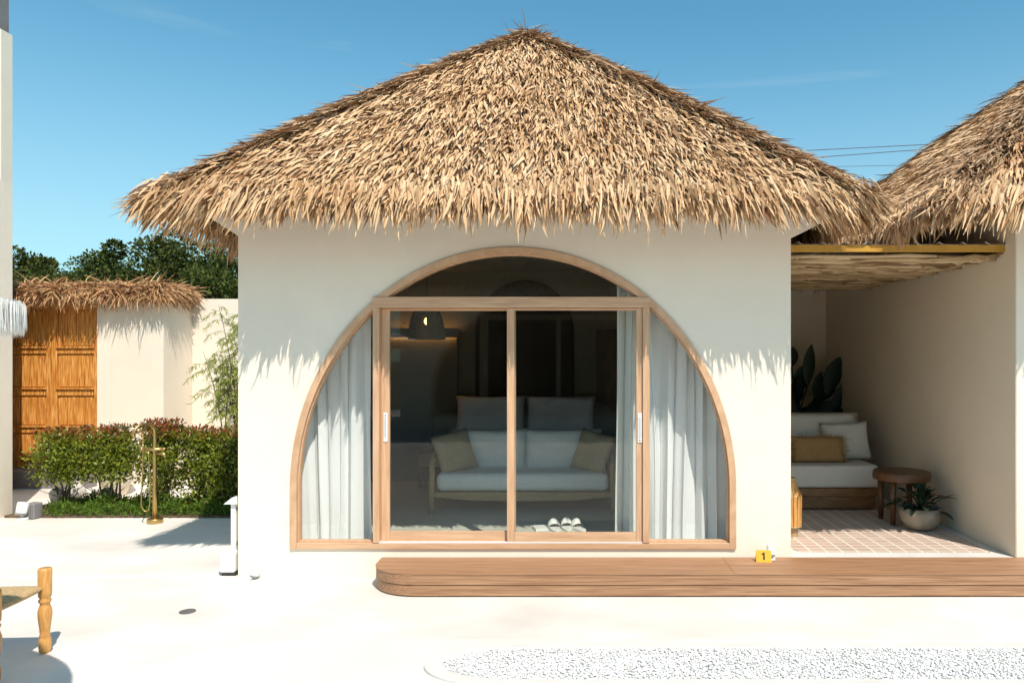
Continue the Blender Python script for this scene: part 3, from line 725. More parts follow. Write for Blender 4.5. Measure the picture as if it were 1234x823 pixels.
while y < 3.6:
    r = random.uniform(.013, .026); x = 2.03-random.uniform(0, 1.5)
    while x < 4.1:
        L = random.uniform(.7, 2.2); xe = min(x+L, 4.105+random.uniform(-.06, 0)); xs_ = max(x, 2.03)
        if xe-xs_ > .1:
            pts = [(xs_+(xe-xs_)*t/5, y+random.gauss(0, .012), 3.006+random.gauss(0, .012)) for t in range(6)]
            mb.tube(pts, [r*random.uniform(.7, 1.1) for _ in pts], 7)
        x += L+random.uniform(-.05, .03)
    y += r*1.5
pgl(mb.build('pole_ceiling', M['twig'], pg, smooth=True))

# ================================================================== TERRACE FURNITURE
TZ = .197
ds = thing('daybed', 'low teak daybed with cream seat and back cushions on the covered terrace', 'daybed', (2.9, 2.12, TZ))
MB().box(-.8, .8, .0, .95, .17, .265).build('seat_rail', M['teak_dk'], ds, bevel=.006)
MB().box(-.78, .78, .04, .9, .02, .165).build('plinth', M['teak_dk'], ds)
MB().box(-.8, .8, .9, .96, .27, 1.05).build('back_frame', M['teak_dk'], ds, bevel=.01)
MB().box(-.8, .8, -.02, .88, .27, .545).build('seat_cushion', M['cloth_w'], ds, bevel=.045)
MB().pillow(1.7, .66, .24, TR(-.02, .72, .8, R(-8)), pinch=.01).build('back_cushion', M['cloth_w'], ds, smooth=True, weld=True)
o = MB().pillow(.62, .5, .2, TR(0, 0, 0, R(-14), R(-3)), pinch=.08, wob=.3).build('square_cushion', M['cloth_w'], None, smooth=True, weld=True); o.location = (3.48, 2.62, TZ+.78)
tag(o, 'square cream cushion with pointed corners at the right end of the daybed', 'cushion')
rc = thing('raffia_cushion', 'oblong brown raffia cushion with frayed ends propped on the daybed', 'cushion', (3.05, 2.4, TZ+.70))
MB().pillow(.66, .33, .16, TR(0, 0, 0, R(-14)), pinch=.02).build('cover', M['straw'], rc, smooth=True, weld=True)
k = 500; sg = np.sign(rng.normal(0, 1, k)); P = np.stack([sg*rng.uniform(.26, .33, k), rng.uniform(-.05, .03, k), rng.uniform(-.16, .16, k)], 1)
P[:120] = np.stack([rng.uniform(-.33, .33, 120), rng.uniform(0, .06, 120), np.full(120, .155)], 1)
D = np.stack([sg*1., rng.normal(-.3, .3, k), rng.normal(0, .5, k)], 1); D[:120] = rng.normal(0, .5, (120, 3))+[0, 0, .2]
s_ = Strands(); s_.add(blades(P, D, rng.normal(0, 1, (k, 3)), rng.uniform(.03, .1, k), rng.uniform(.004, .008, k), curl=.3)); s_.build('fringe', M['fibre'], rc)
# side table
st_ = thing('side_table', 'round dark teak side table beside the daybed', 'side table', (3.7, 1.5, TZ))
MB().lathe([(.27, .47), (.3, .48), (.305, .52), (.3, .565), (.29, .575), (.0, .575)], n=40).build('table_top', M['teak_table'], st_, smooth=False, bevel=.004)
for a in (45, 135, 225, 315):
    MB().tube([(.23*math.cos(R(a)), .23*math.sin(R(a)), 0), (.23*math.cos(R(a)), .23*math.sin(R(a)), .47)], [.026, .036], 10).build('leg', M['teak_table'], st_, smooth=True)
# bowl planter
bp = thing('bowl_planter', 'round pale stone bowl planter with a withered dark plant by the terrace wall', 'planter', (3.74, 1.13, TZ))
MB().lathe([(.09, .0), (.15, .03), (.195, .1), (.21, .17), (.205, .235), (.19, .235), (.18, .19), (0, .19)], n=36).build('bowl', M['pot'], bp, smooth=True)
MB().lathe([(.178, .191), (.1, .215), (.0, .22)], n=24).build('soil', M['soil'], bp)
def paddle(mb, root, d, L, Wd, bend, n=8, ref=(0, 0, 1)):
    root = Vector(root); d = Vector(d).normalized(); side = d.cross(Vector(ref));
    side = (side if side.length > .05 else Vector((1, 0, 0))).normalized(); up = side.cross(d); vs = []
    for i in range(n+1):
        t = i/n; w_ = Wd*math.sin(math.pi*min(1, (t*.93+.05)))**.8; c = root+d*L*t+Vector((0, 0, -bend*t*t))
        vs += [c-side*w_/2+up*w_*.15, c, c+side*w_/2+up*w_*.15]
    mb.add(vs, [f_ for i in range(n) for f_ in ((3*i, 3*i+1, 3*i+4, 3*i+3), (3*i+1, 3*i+2, 3*i+5, 3*i+4))])
mb = MB()
for k in range(46):
    a = random.uniform(0, 6.28); e = random.uniform(.1, 1.3); d = (math.cos(a)*math.cos(e), math.sin(a)*math.cos(e), math.sin(e))
    L0 = random.uniform(.1, .26); r0 = Vector((0, 0, .2)); p1 = r0+Vector(d)*L0; mb.tube([r0, p1], .004, 5)
    paddle(mb, p1, (d[0], d[1], d[2]-.3), random.uniform(.09, .17), random.uniform(.05, .085), .04)
mb.build('foliage', M['dark_leaf'], bp, smooth=True)
mb = MB(); mb.tube([(0, 0, .2), (.1, -.03, .33), (.17, -.05, .36)], .004, 5); paddle(mb, (.1, -.04, .38), (1, -.1, -.1), .16, .06, .02); paddle(mb, (.22, -.04, .33), (1, -.1, .4), .13, .05, .0)
mb.build('withered_leaf', M['brown_leaf'], bp, smooth=True)
# tall leafy plant behind the daybed
tp = thing('potted_plant', 'tall plant with broad dark paddle leaves in the back corner of the terrace', 'potted plant', (3.35, 4.55, TZ))
MB().lathe([(.15, 0), (.2, .05), (.24, .4), (.25, .42), (.23, .42), (.22, .38), (0, .38)], n=28).build('pot', M['grey'], tp, smooth=True)
mb = MB()
for (tx, ty, L) in ((978, 415, .62), (1012, 430, .6), (1025, 458, .5), (962, 452, .5), (956, 480, .4), (995, 465, .5), (985, 480, .4), (1000, 482, .36), (1008, 490, .4), (972, 490, .35), (955, 418, .3), (968, 440, .42), (990, 448, .42), (1018, 475, .4), (1004, 455, .38), (980, 492, .3), (1022, 492, .3)):
    tip = px(tx, ty, 4.5)-Vector((3.35, 4.55, TZ)); root = Vector((random.uniform(-.06, .06), 0, .4)); d = (tip-root); p1 = tip-d.normalized()*L
    d2 = Vector((d.x*.7, d.y+random.uniform(-.25, .2), max(d.z, .2))).normalized()
    mb.tube([root, (root+p1)/2+Vector((0, 0, .04)), tip-d2*L], .011, 6); paddle(mb, tip-d2*L, d2, L, random.uniform(.19, .27), 0, ref=(random.uniform(-.5, .5), 1, .2))
mb.build('foliage', M['dark_leaf'], tp, smooth=True)
# wooden lantern
ln = thing('wooden_lantern', 'slatted light wood lantern standing at the corner of the bungalow wall', 'lantern', (2.26, .84, TZ))
mb = MB()
for k in range(18):
    a = 2*math.pi*k/18; ca_, sa_ = math.cos(a), math.sin(a)
    mb.add([(r*math.cos(a+w_*.15), r*math.sin(a+w_*.15), z) for z, r in ((.1, .115), (.42, .12), (.5, .075), (.585, .055)) for w_ in (-1, 1)], [(0,1,3,2), (2,3,5,4), (4,5,7,6)])
    mb.add([((r-.012)*math.cos(a+w_*.15), (r-.012)*math.sin(a+w_*.15), z) for z, r in ((.1, .115), (.42, .12), (.5, .075), (.585, .055)) for w_ in (-1, 1)], [(0,2,3,1), (2,4,5,3), (4,6,7,5)])
mb.build('slats', M['oak2'] if 'oak2' in M else M['pine'], ln)
MB().lathe([(.075, 0), (.075, .095), (.118, .1), (.118, .112)], n=24).build('base', M['oak'], ln, bevel=.003)
MB().lathe([(.056, .575), (.062, .58), (.062, .6), (.05, .605)], n=24).build('top_ring', M['oak'], ln)

# ================================================================== LIGHT FITTINGS, MARKER
def spotlight(x, y, z, s, rz, label):
    o = thing('spotlight', label, 'spotlight', (x, y, z), rz)
    MB().lathe([(.04*s, 0), (.042*s, .006), (.04*s, .018*s), (.012*s, .025*s), (.012*s, .05*s)], n=20).build('base', M['white'], o, smooth=False, bevel=.002)
    h = MB().lathe([(.022*s, -.05*s), (.036*s, -.045*s), (.04*s, .03*s), (.037*s, .045*s), (.0, .045*s)], n=24).build('head', M['white'], o, bevel=.002)
    h.matrix_local = TR(0, 0, .085*s, R(-14), R(8))
    MB().lathe([(.0395*s, -.052*s), (.041*s, -.05*s), (.041*s, -.035*s)], n=24).build('bezel', M['grey'], h)
spotlight(px(308, 690, -.08).x, -.08, .0, .95, 0, 'white spotlight standing on the ground against the left part of the facade')
spotlight((923-690)/128.5, -.09, .1965, 1.0, 0, 'white spotlight on the timber step beside the yellow number marker')
spotlight((27-690)/F*9.5, 2.5, .0, 1.7, R(20), 'large white spotlight by the corner of the tall left building near the hedge')
bx_ = thing('ballast_box', 'dark grey ribbed box beside the white spotlight at the hedge', 'box', ((41-690)/F*9.6, 2.6, .0), R(-12))
MB().box(-.07, .07, -.07, .07, 0, .2).build('case', M['grey'], bx_, bevel=.02)
mb = MB()
for k in range(5): mb.box(-.055+.025*k, -.045+.025*k, -.082, -.0705, .02, .18)
mb.build('fins', M['grey'], bx_)
mk = thing('number_marker', 'small orange yellow tent card with the number 1 on the timber step', 'marker', (1.735, -.14, .1965), R(-8))
t_ = .055
mb = MB(); a_ = R(20)
MB().box(-.068, .068, -.0015, .0015, 0, .105).build('front_panel', M['tagyellow'], mk).matrix_local = TR(0, -.036, 0, -a_)
MB().box(-.068, .068, -.0015, .0015, 0, .105).build('rear_panel', M['tagyellow'], mk).matrix_local = TR(0, .036, 0, a_)
dg_ = [(-.006, 0), (.009, 0), (.009, .066), (-.003, .066), (-.02, .052), (-.02, .041), (-.006, .05)]
MB().prism_y(dg_, -.0022, -.0004).build('digit', M['black'], mk, fixn=True).matrix_local = TR(0, -.036, 0, -a_) @ Matrix.Translation((0, -.0018, .02))
# slim post at the facade's left corner
po_ = thing('pipe_post', 'slim white post with pitched cap on a rounded block at the bungalow corner', 'post', (-3.228, .16, 0))
MB().box(-.085, .07, -.1, .06, .028, .225).build('base_block', M['white'], po_, bevel=.025)
MB().box(-.06, .07, -.085, .05, 0, .03).build('foot', M['black'], po_)
MB().box(.0, .045, -.03, .03, .22, .665).build('post', M['white'], po_, bevel=.004)
MB().prism_y([(-.055, .665), (.075, .665), (.055, .71), (.02, .725)], -.06, .06).build('cap', M['white'], po_, fixn=True)
for za in (.27, .6): MB().box(.046, .072, -.012, .012, za, za+.03).build('bracket', M['grey'], po_)
# floor drain
dr = MB().lathe([(.062, .0008), (.062, .006), (.052, .007), (.0, .0065)], n=28).build('floor_drain', M['drain'])
dr.location = ((226-690)/F*6.08, 6.08-CD, 0); tag(dr, 'small round dark floor drain set in the white paving', 'drain')

# ================================================================== SHOWER
sh = thing('garden_shower', 'freestanding brass shower mixer with gooseneck spout and looped hose by the hedge', 'shower', (-5.16, 2.33, 0))
MB().lathe([(.09, 0), (.092, .005), (.092, .05), (.085, .058), (.03, .06)], n=32).build('base', M['gold'], sh, bevel=.003)
pts = [(0, 0, .05), (0, 0, .5), (0, 0, .95), (0, 0, 1.12)]
for k in range(1, 12): a = math.pi*k/11; pts.append((-.06+.06*math.cos(a), -.12+.12*math.cos(a), 1.12+.11*math.sin(a)))
pts.append((-.12, -.24, 1.08))
MB().tube(pts, [.026, .025, .022]+[.018]*(len(pts)-3), 14).build('pole', M['gold'], sh, smooth=True)
MB().tube([(-.13, -.02, .91), (.11, -.02, .91)], .022, 14).build('valve_body', M['gold'], sh, smooth=True)
MB().tube([(.03, -.03, .86), (.14, -.05, .86), (.16, -.05, .81)], .016, 12).build('spout', M['gold'], sh, smooth=True)
MB().tube([(-.135, -.02, .91), (-.16, -.02, .91)], .026, 12).build('lever', M['gold'], sh, smooth=True)
MB().tube([(.115, -.02, .91), (.14, -.02, .91)], .026, 12).build('lever', M['gold'], sh, smooth=True)
MB().tube([(-.11, -.06, .98), (-.11, -.06, 1.1), (-.12, -.09, 1.18)], [.012, .014, .02], 12).build('hand_shower', M['gold'], sh, smooth=True)
hp_ = [(-.11, -.06, .98), (-.11, -.07, .7), (-.12, -.08, .35), (-.12, -.08, .24), (-.09, -.08, .17), (-.05, -.07, .17), (-.03, -.06, .25), (-.03, -.05, .5), (-.06, -.04, .89)]
def smooth_path(p, n=6):
    p = [Vector(q) for q in p]; o_ = []
    for i in range(len(p)-1):
        p0, p1, p2, p3 = p[max(i-1, 0)], p[i], p[i+1], p[min(i+2, len(p)-1)]
        for k in range(n):
            t = k/n; o_.append(.5*((2*p1)+(p2-p0)*t+(2*p0-5*p1+4*p2-p3)*t*t+(3*p1-p0-3*p2+p3)*t**3))
    return o_+[p[-1]]
MB().tube(smooth_path(hp_), .0075, 8).build('hose', M['gold'], sh, smooth=True)

# ================================================================== GATE, WALLS
gw = thing('garden_wall', 'cream wall with straw coping around the carved timber gate', 'wall', (-7.2, 5.05, 0))
def gwl(o): o.location = (7.2, -5.05, 0); return o
GX = (117-690)/F*12
gwl(MB().box(GX, -6.5, 5.0, 5.9, 0, 3.06).box(-11, GX-.0005, 5.0, 5.2, 2.93, 3.06).box(-11, -9.2, 5.0, 5.2, 0, 2.929).build('wall_body', M['plaster'], gw))
st2 = Strands(); k = 5200
xx = rng.uniform(-10.5, -6.45, k); yy = rng.uniform(4.85, 5.25, k)
P = np.stack([xx, yy, 3.06+.13*np.exp(-((yy-5.1)/.18)**2)+rng.uniform(-.05, .05, k)], 1)
D = np.stack([rng.normal(.25, .8, k), np.sign(yy-5.08)*rng.uniform(.1, .7, k), rng.normal(-.22, .3, k)], 1)
st2.add(blades(P, D, np.tile([0, -.3, 1.], (k, 1)), rng.uniform(.15, .38, k), rng.uniform(.012, .026, k), droop=.13*rng.uniform(0, 1, k), lift=.02, curl=.2, twist=.8))
k = 900; xx = rng.uniform(-10.5, -6.35, k); P = np.stack([xx, rng.uniform(4.84, 4.95, k), rng.uniform(3.02, 3.12, k)], 1)
D = np.stack([rng.normal(.15, .4, k), rng.normal(-.2, .15, k), np.full(k, -.8)], 1)
st2.add(blades(P, D, np.tile([0, -1., 0.2], (k, 1)), rng.uniform(.1, .3, k), rng.uniform(.012, .024, k), droop=.03, curl=.2, twist=.8))
k = 900; yy = rng.uniform(4.85, 5.9, k); P = np.stack([rng.uniform(-6.62, -6.47, k), yy, rng.uniform(3.05, 3.22, k)], 1)
D = np.stack([rng.uniform(.3, 1, k), rng.normal(-.1, .5, k), rng.normal(-.35, .35, k)], 1)
st2.add(blades(P, D, np.tile([.3, 0, 1.], (k, 1)), rng.uniform(.12, .33, k), rng.uniform(.012, .024, k), droop=.16*rng.uniform(0, 1, k), lift=.02, curl=.2, twist=.8))
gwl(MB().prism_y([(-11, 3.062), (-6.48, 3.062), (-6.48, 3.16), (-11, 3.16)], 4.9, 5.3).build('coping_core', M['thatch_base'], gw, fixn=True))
gwl(st2.build('thatch_coping', M['thatch_gate'], gw))
tag(MB().box(-6.55, 2.0, 5.905, 6.05, 0, 3.04).build('boundary_wall', M['plaster']), 'plain cream boundary wall behind the feathery bamboo', 'wall')
gt = thing('timber_gate', 'double leaf orange teak gate with raised panels under the straw coping', 'gate', (-8.36, 5.1, .27))
tag(MB().box(-9.2, GX, 4.75, 5.2, 0, .265).build('gate_step', M['grey']), kind='structure')
for sx in (0, 1):
    lf = bpy.data.objects.new('gate_leaf', None); C.objects.link(lf); lf.parent = gt; lf.location = (0 if sx else -.8, .05*(1-sx), 0)
    W_ = .79; Hh = 2.655; zr = [0, .1, .70, .76, 1.38, 1.45, 1.96, 2.03, 2.56, 2.655]
    fr = MB().box(0, .1, 0, .06, 0, Hh).box(W_-.1, W_, 0, .06, 0, Hh)
    for a, b in ((0, .12), (.56, .66), (1.16, 1.27), (1.83, 1.93), (2.54, Hh)): fr.box(.1005, W_-.1005, .002, .058, a, b)
    fr.build('leaf_frame', M['teak'], lf, bevel=.006)
    for a, b in ((.12, .56), (.66, 1.16), (1.27, 1.83), (1.93, 2.54)):
        pn = MB().box(.102, W_-.102, .03, .045, a+.001, b-.001); nn_ = 4
        for q in range(nn_):
            x0 = .125+(W_-.25)*q/nn_; pn.box(x0+.008, x0+(W_-.25)/nn_-.008, .018, .0298, a+.03, b-.03)
        pn.build('panel', M['teak'], lf, bevel=.004)
        MB().box(.09, W_-.09, -.025, .0, a-.012, a+.02).build('moulding', M['teak'], lf, bevel=.004)
# tall building at the left edge
tb = thing('tall_building', 'tall plain white building cut off by the left edge of the picture', 'building', (-9, 2, 0))
def tbl(o): o.location = (9, -2, 0); return o
tbl(MB().box(-11, -7.27, .9, 2.8, 0, 4.3).build('lower_wall', M['plaster'], tb))
tbl(MB().box(-12, -8.53, 4.27, 4.5, 0, 6.94).build('upper_wall', M['plaster'], tb))
tbl(MB().box(-12.5, -8.92, 4.55, 4.95, 0, 11).build('roof_block', M['grey'], tb))
tbl(MB().box(-7.269, -7.235, 2.1, 2.14, 2.75, 2.9).build('wall_hook', M['zinc'], tb))

# ================================================================== PARASOL
pa = thing('parasol', 'white fringed cotton parasol cut off by the left edge above the stool', 'parasol', (-3.42, -4.2, 0))
MB().lathe([(.25, 0), (.25, .05), (.06, .07), (.03, .12)], n=28).build('base', M['stone'], pa, bevel=.005)
MB().tube([(0, 0, .1), (0, 0, 2.55)], .024, 12).build('pole', M['pine'], pa, smooth=True)
mb = MB(); n = 48; rings = [(0, 2.56), (.3, 2.52), (.6, 2.45), (.9, 2.36), (1.1, 2.29), (1.115, 2.275)]
vs = []
for r, z in rings:
    for k in range(n): a = 2*math.pi*k/n; rr = r*(1-.012*(1-abs(math.cos(4*a)))); vs.append((rr*math.cos(a), rr*math.sin(a), z))
mb.add(vs, [(i*n+k, i*n+(k+1) % n, (i+1)*n+(k+1) % n, (i+1)*n+k) for i in range(len(rings)-1) for k in range(n)])
mb.build('canopy', M['canopy'], pa, smooth=True)
for k in range(8):
    a = math.pi*k/4; MB().tube([(0, 0, 2.52), (1.08*math.cos(a), 1.08*math.sin(a), 2.275)], .008, 6).build('rib', M['pine'], pa)
k = 9000; a = rng.uniform(0, 2*math.pi, k); P = np.stack([1.112*np.cos(a), 1.112*np.sin(a), np.full(k, 2.285)], 1)+rng.normal(0, .006, (k, 3))
D = np.stack([rng.normal(0, .035, k), rng.normal(0, .035, k), np.full(k, -1.)], 1)
s_ = Strands(); s_.add(blades(P, D, np.stack([np.cos(a), np.sin(a), 0*a], 1), rng.uniform(.11, .14, k), rng.uniform(.003, .006, k), curl=.03)); s_.build('fringe', M['canopy'], pa)

# ================================================================== STOOL
sto = thing('rush_stool', 'low turned pine stool with woven rush seat at the bottom left corner', 'stool', (-3.90, -2.02, 0), R(3))
prof = [(.030, 0), (.036, .02), (.040, .06), (.037, .10), (.030, .112), (.034, .12), (.030, .13), (.033, .17), (.043, .25), (.044, .29), (.034, .325), (.028, .34), (.038, .352), (.040, .365), (.030, .375), (.040, .392), (.042, .42), (.043, .57), (.040, .585), (0, .585)]
for sx in (-.25, .25):
    for sy in (-.25, .25): MB().lathe(prof, (sx, sy, 0), 20).build('leg', M['pine'], sto, smooth=True)
mb = MB(); n = 20; vs = []
for sg, z0 in ((1, .47), (-1, .43)):
    o0 = len(vs)
    for i in range(n+1):
        for j in range(n+1):
            u = -1+2*i/n; v = -1+2*j/n; e = max(0, (1-abs(u)**5)*(1-abs(v)**5))**.5
            vs.append((u*.262, v*.262, .45+sg*.032*e-.022*(1-u*u)*(1-v*v)))
fs = []
for o0, fl_ in ((0, 0), ((n+1)**2, 1)):
    for i in range(n):
        for j in range(n):
            q = (o0+i*(n+1)+j, o0+(i+1)*(n+1)+j, o0+(i+1)*(n+1)+j+1, o0+i*(n+1)+j+1); fs.append(q if not fl_ else tuple(reversed(q)))
mb.add(vs, fs).build('rush_seat', M['rush'], sto, smooth=True, weld=True)
cn = [(-.25, -.25), (.25, -.25), (.25, .25), (-.25, .25)]

# ================================================================== PLANTS
def shrub(x, y, w_, d_, h, z0, nl, label, sd_):
    o = thing('shrub', label, 'shrub', (x, y, .03))
    r = np.random.default_rng(sd_)
    mb = MB(); tips = []
    for k in range(6):
        a = r.uniform(0, 6.28); bx = r.normal(0, w_*.1); p = [(bx, r.normal(0, .04), 0)]
        for q in range(1, 6): t = q/5; p.append((bx+math.cos(a)*w_*.42*t+r.normal(0, .02), math.sin(a)*d_*.4*t+r.normal(0, .02), (h*.92)*t))
        mb.tube(p, [.016-.0025*q for q in range(6)], 6)
        for q in range(4):
            i = r.integers(1, 5); b0 = Vector(p[i]); dd = Vector((r.normal(), r.normal(), .7)).normalized()*r.uniform(.15, .35); mb.tube([b0, b0+dd], [.006, .003], 5)
    mb.build('stems', M['bark'], o)
    nl = int(nl*1.5); nc = 54; c = np.stack([r.uniform(-1, 1, nc)*w_/2, r.uniform(-1, 1, nc)*d_/2, z0+(h-z0)*r.uniform(0, 1, nc)**.75], 1)
    c[:, :2] *= (.7+.3*np.sin(np.clip((c[:, 2]-z0)/(h-z0), 0, 1)*math.pi*.8+.4))[:, None]
    idx = r.integers(0, nc, nl); P = c[idx]+np.clip(r.normal(0, 1, (nl, 3)), -1.7, 1.7)*np.array([.085, .075, .075])
    P[:, 2] = np.minimum(P[:, 2], h+r.uniform(-.05, .06, nl))
    # shoots
    ns = 34; sp_ = np.stack([r.uniform(-.5, .5, ns)*w_, r.uniform(-.5, .5, ns)*d_, np.full(ns, h)-.03], 1)
    S1 = np.repeat(sp_, 12, 0); S1[:, 2] += np.tile(np.linspace(0, .13, 12), ns); S1[:, :2] += r.normal(0, .008, (ns*12, 2))
    P = np.concatenate([P, S1])
    V, Q = leaves(P, .056, .46, .9); np_mesh('foliage', V, Q, M['leaf'], o)
    return o
shrub(-6.72, 3.0, .52, .5, .97, .42, 3600, 'leggy clipped shrub at the left end of the hedge in front of the gate', 1)
shrub(-6.12, 3.0, .56, .5, 1.0, .4, 4200, 'dense clipped green shrub in front of the right gate leaf', 2)
shrub(-5.47, 3.05, .4, .5, 1.07, .25, 3400, 'shrub with red young shoots directly left of the brass shower', 3)
shrub(-5.02, 3.15, .45, .5, .96, .15, 3000, 'shrub rising right behind the brass shower', 4)
shrub(-4.55, 3.1, .48, .5, .96, .12, 3800, 'full green shrub right of the shower, half in sun', 5)
shrub(-4.05, 3.1, .5, .5, 1.0, .1, 3800, 'shaded shrub with reddish tips next to the bungalow wall', 6)
shrub(-3.55, 3.1, .5, .5, 1.02, .1, 3000, 'darkest shrub of the hedge, mostly hidden by the bungalow corner', 8)
k = 17000; X = rng.uniform(-6.75, -3.0, k); Y = rng.uniform(2.585, 3.5, k); P = np.stack([X, Y, .02+rng.uniform(0, .13, k)*(1+.8*np.sin(X*9)*np.sin(Y*7))], 1)
V, Q = leaves(P, .055, .3, 1.2)
tag(np_mesh('ground_cover', V, Q, M['grass']), 'low bright green ground cover at the foot of the hedge', 'ground cover', kind='stuff')
# bamboo
bm_ = thing('bamboo', 'feathery light green bamboo leaning out beside the bungalow wall', 'bamboo', (-5.22, 4.75, 0))
mb = MB(); LP, LD = [], []
for k in range(10):
    a = random.uniform(0, 6.28); base = Vector((random.gauss(0, .1), random.gauss(0, .1), 0)); H_ = random.uniform(2.1, 3.05)
    lean = Vector((math.cos(a)*.3-.05, math.sin(a)*.25, 0)); p = [base+lean*t*t*1.0+Vector((0, 0, H_*t*(1-.06*t))) for t in (0, .25, .5, .75, .9, 1)]
    mb.tube(p, [.014, .012, .009, .006, .004, .002], 6)
    for q in range(24):
        t = random.uniform(.42, 1); i = min(4, int(t*5)); b0 = base+lean*t*t+Vector((0, 0, H_*t*(1-.06*t)))
        aa = random.uniform(0, 6.28); L = random.uniform(.18, .5)*(1.15-.5*t); 
        pp = [b0+Vector((math.cos(aa), math.sin(aa), .4))*L*s1+Vector((0, 0, -.9*L*s1*s1)) for s1 in (0, .33, .66, 1)]
        mb.tube(pp, [.003, .0025, .002, .001], 4)
        for u in range(26):
            s1 = random.uniform(.15, 1); z_ = b0+Vector((math.cos(aa), math.sin(aa), .4))*L*s1+Vector((0, 0, -.9*L*s1*s1)); LP.append(z_[:]); 
            LD.append((math.cos(aa)*.5+random.gauss(0, .6), math.sin(aa)*.5+random.gauss(0, .6), -.8+random.gauss(0, .4)))
mb.build('culm', M['bark'], bm_)
V, Q = leaves(np.array(LP), .095, .13, 0, np.array(LD)); np_mesh('foliage', V, Q, M['bamboo'], bm_)
# urn and stones behind the hedge
ur = thing('urn', 'pale rounded urn with a thin flat lid behind the hedge gap', 'urn', ((140-690)/F*11.2, 4.2, 0))
MB().lathe([(.13, 0), (.2, .2), (.24, .5), (.22, .75), (.15, .92), (.14, .98)], n=28).build('body', M['plaster'], ur, smooth=True)
MB().lathe([(.16, .985), (.2, 1.0), (.2, 1.012), (0, 1.02)], n=28).build('lid', M['grey'], ur)
for i, (x, y, s, lb) in enumerate(((70, 3.5, .11, 'pale boulder between the leggy shrub stems'), (128, 3.6, .1, 'pale stone in the gap between the second and third shrub'), (92, 3.9, .12, 'small pale stone far behind the shrub stems'))):
    b = bmesh.new(); bmesh.ops.create_icosphere(b, subdivisions=3, radius=1)
    for v in b.verts: v.co *= 1+.25*mnoise.noise(v.co*1.3+Vector((i*5, 0, 0)))
    me = bpy.data.meshes.new('boulder'); b.to_mesh(me); b.free(); me.materials.append(M['stone']); me.shade_smooth()
    o = bpy.data.objects.new('boulder', me); C.objects.link(o); o.scale = (s, s*.8, s*1.3); o.location = ((x-690)/F*(y+CD), y, s*.9); tag(o, lb, 'boulder')

# trees behind
def tree(x, y, h, rx, m, label, sd_, nl=5200, z0=1.0, ls=.3):
    o = thing('tree', label, 'tree', (x, y, 0), 0, 'trees beyond the boundary wall')
    r = np.random.default_rng(sd_); mb = MB()
    mb.tube([(0, 0, 0), (r.normal(0, .1), 0, h*.35), (r.normal(0, .2), r.normal(0, .2), h*.8)], [h*.035, h*.025, h*.008], 8)
    nc = 60; c = []
    while len(c) < nc:
        q = r.uniform(-1, 1, 3)
        if .25 < np.linalg.norm(q) < 1: c.append(q*[rx, rx*.8, (h-z0)/2*.93]+[0, 0, (h+z0)/2])
    c = np.array(c); rad = r.uniform(.16, .34, nc)*rx
    for q in c[:14]: mb.tube([(0, 0, h*.3), (q[0]*.5, q[1]*.5, (h*.3+q[2])*.5+.2), tuple(q)], [h*.014, h*.01, h*.004], 6)
    mb.build('trunk', M['bark'], o)
    idx = r.integers(0, nc, nl); d = r.normal(0, 1, (nl, 3)); d /= np.linalg.norm(d, axis=1, keepdims=True)
    P = c[idx]+d*(rad[idx]*r.uniform(.55, 1.08, nl))[:, None]*np.array([1, 1, .8])
    V, Q = leaves(P, ls, .6, .3, d+r.normal(0, .8, (nl, 3))+[0, 0, .2]); np_mesh('crown', V, Q, M[m], o)
def at(pxx, top, Y):
    v = px(pxx, top, Y); return v.x, Y, v.z
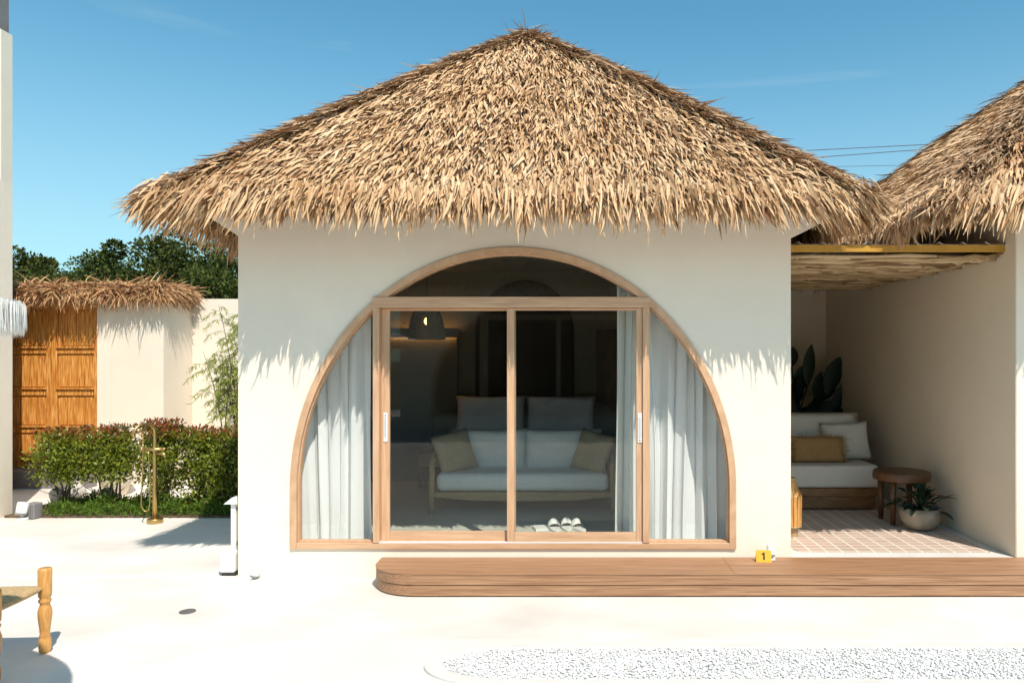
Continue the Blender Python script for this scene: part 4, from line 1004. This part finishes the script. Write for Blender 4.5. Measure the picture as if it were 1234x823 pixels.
for i, (a, t, Y, rx, m, lb) in enumerate((
    (22, 296, 20, 1.6, 'tree1', 'dark round tree just right of the tall white building'),
    (52, 308, 24, 1.7, 'tree1', 'dark tree second from the left above the gate coping'),
    (85, 309, 34, 2.6, 'tree2', 'paler distant tree above the middle of the gate'),
    (128, 306, 28, 2.2, 'tree2', 'bushy mid green tree left of the big dark tree'),
    (185, 272, 22, 2.3, 'tree1', 'biggest dark tree reaching up to the thatched eave'),
    (232, 285, 19, 1.9, 'tree1', 'dark green tree behind the boundary wall below the eave'),
    (275, 290, 17, 1.7, 'tree2', 'tree against the left edge of the bungalow, above the boundary wall'),
    (330, 300, 19, 2.0, 'tree2', 'tree hidden for the most part behind the bungalow'),
    (-20, 300, 22, 2.0, 'tree2', 'tree hidden behind the tall white building'),
    (70, 330, 16, 1.8, 'tree1', 'low dark tree filling the gap over the straw coping'),
    (155, 325, 17, 1.8, 'tree1', 'low dark tree over the corner of the garden wall'))):
    x, y, z = at(a, t, Y); tree(x, y, z, rx, m, lb, 20+i, nl=20000 if rx > 1.8 else 15000, ls=.12 if Y < 21 else .17)

# utility wires
wp = thing('utility_pole', 'grey concrete utility pole far behind the thatched roof', 'utility pole', (px(800, 180, 38).x, 38, 0))
MB().tube([(0, 0, 0), (0, 0, 13.4)], [.2, .12], 12).build('mast', M['grey'], wp)
MB().box(-.9, .9, -.06, .06, 12.6, 12.75).build('cross_arm', M['grey'], wp)
for i, (a, b, lb) in enumerate((((985, 181), (1125, 174), 'highest of the three thin wires between the thatched roofs'), ((1003, 188.5), (1110, 180.5), 'middle one of the three thin wires between the thatched roofs'), ((1030, 200.5), (1085, 199.5), 'lowest, faintest of the three wires between the thatched roofs'))):
    A, B = px(*a, 38), px(*b, 38); d = (B-A)/(B.x-A.x); x0 = px(800, 0, 38).x; pts = []
    for k in range(21): X_ = x0+(40-x0)*k/20; pts.append(A+d*(X_-A.x))
    tag(MB().tube(pts, .022 if i < 2 else .013, 5).build('power_line', M['wire']), lb, 'wire', 'power lines')
# the bungalow across the court, behind the photographer: its dark thatch shows in the glass
op = link_copy(H0); op.location = (-1.4, -14.5, 0); op.rotation_euler.z = R(180); op.scale = (1.75, 1.2, 1.25)
op['label'] = 'matching thatched bungalow across the court, seen only as a reflection in the glass'
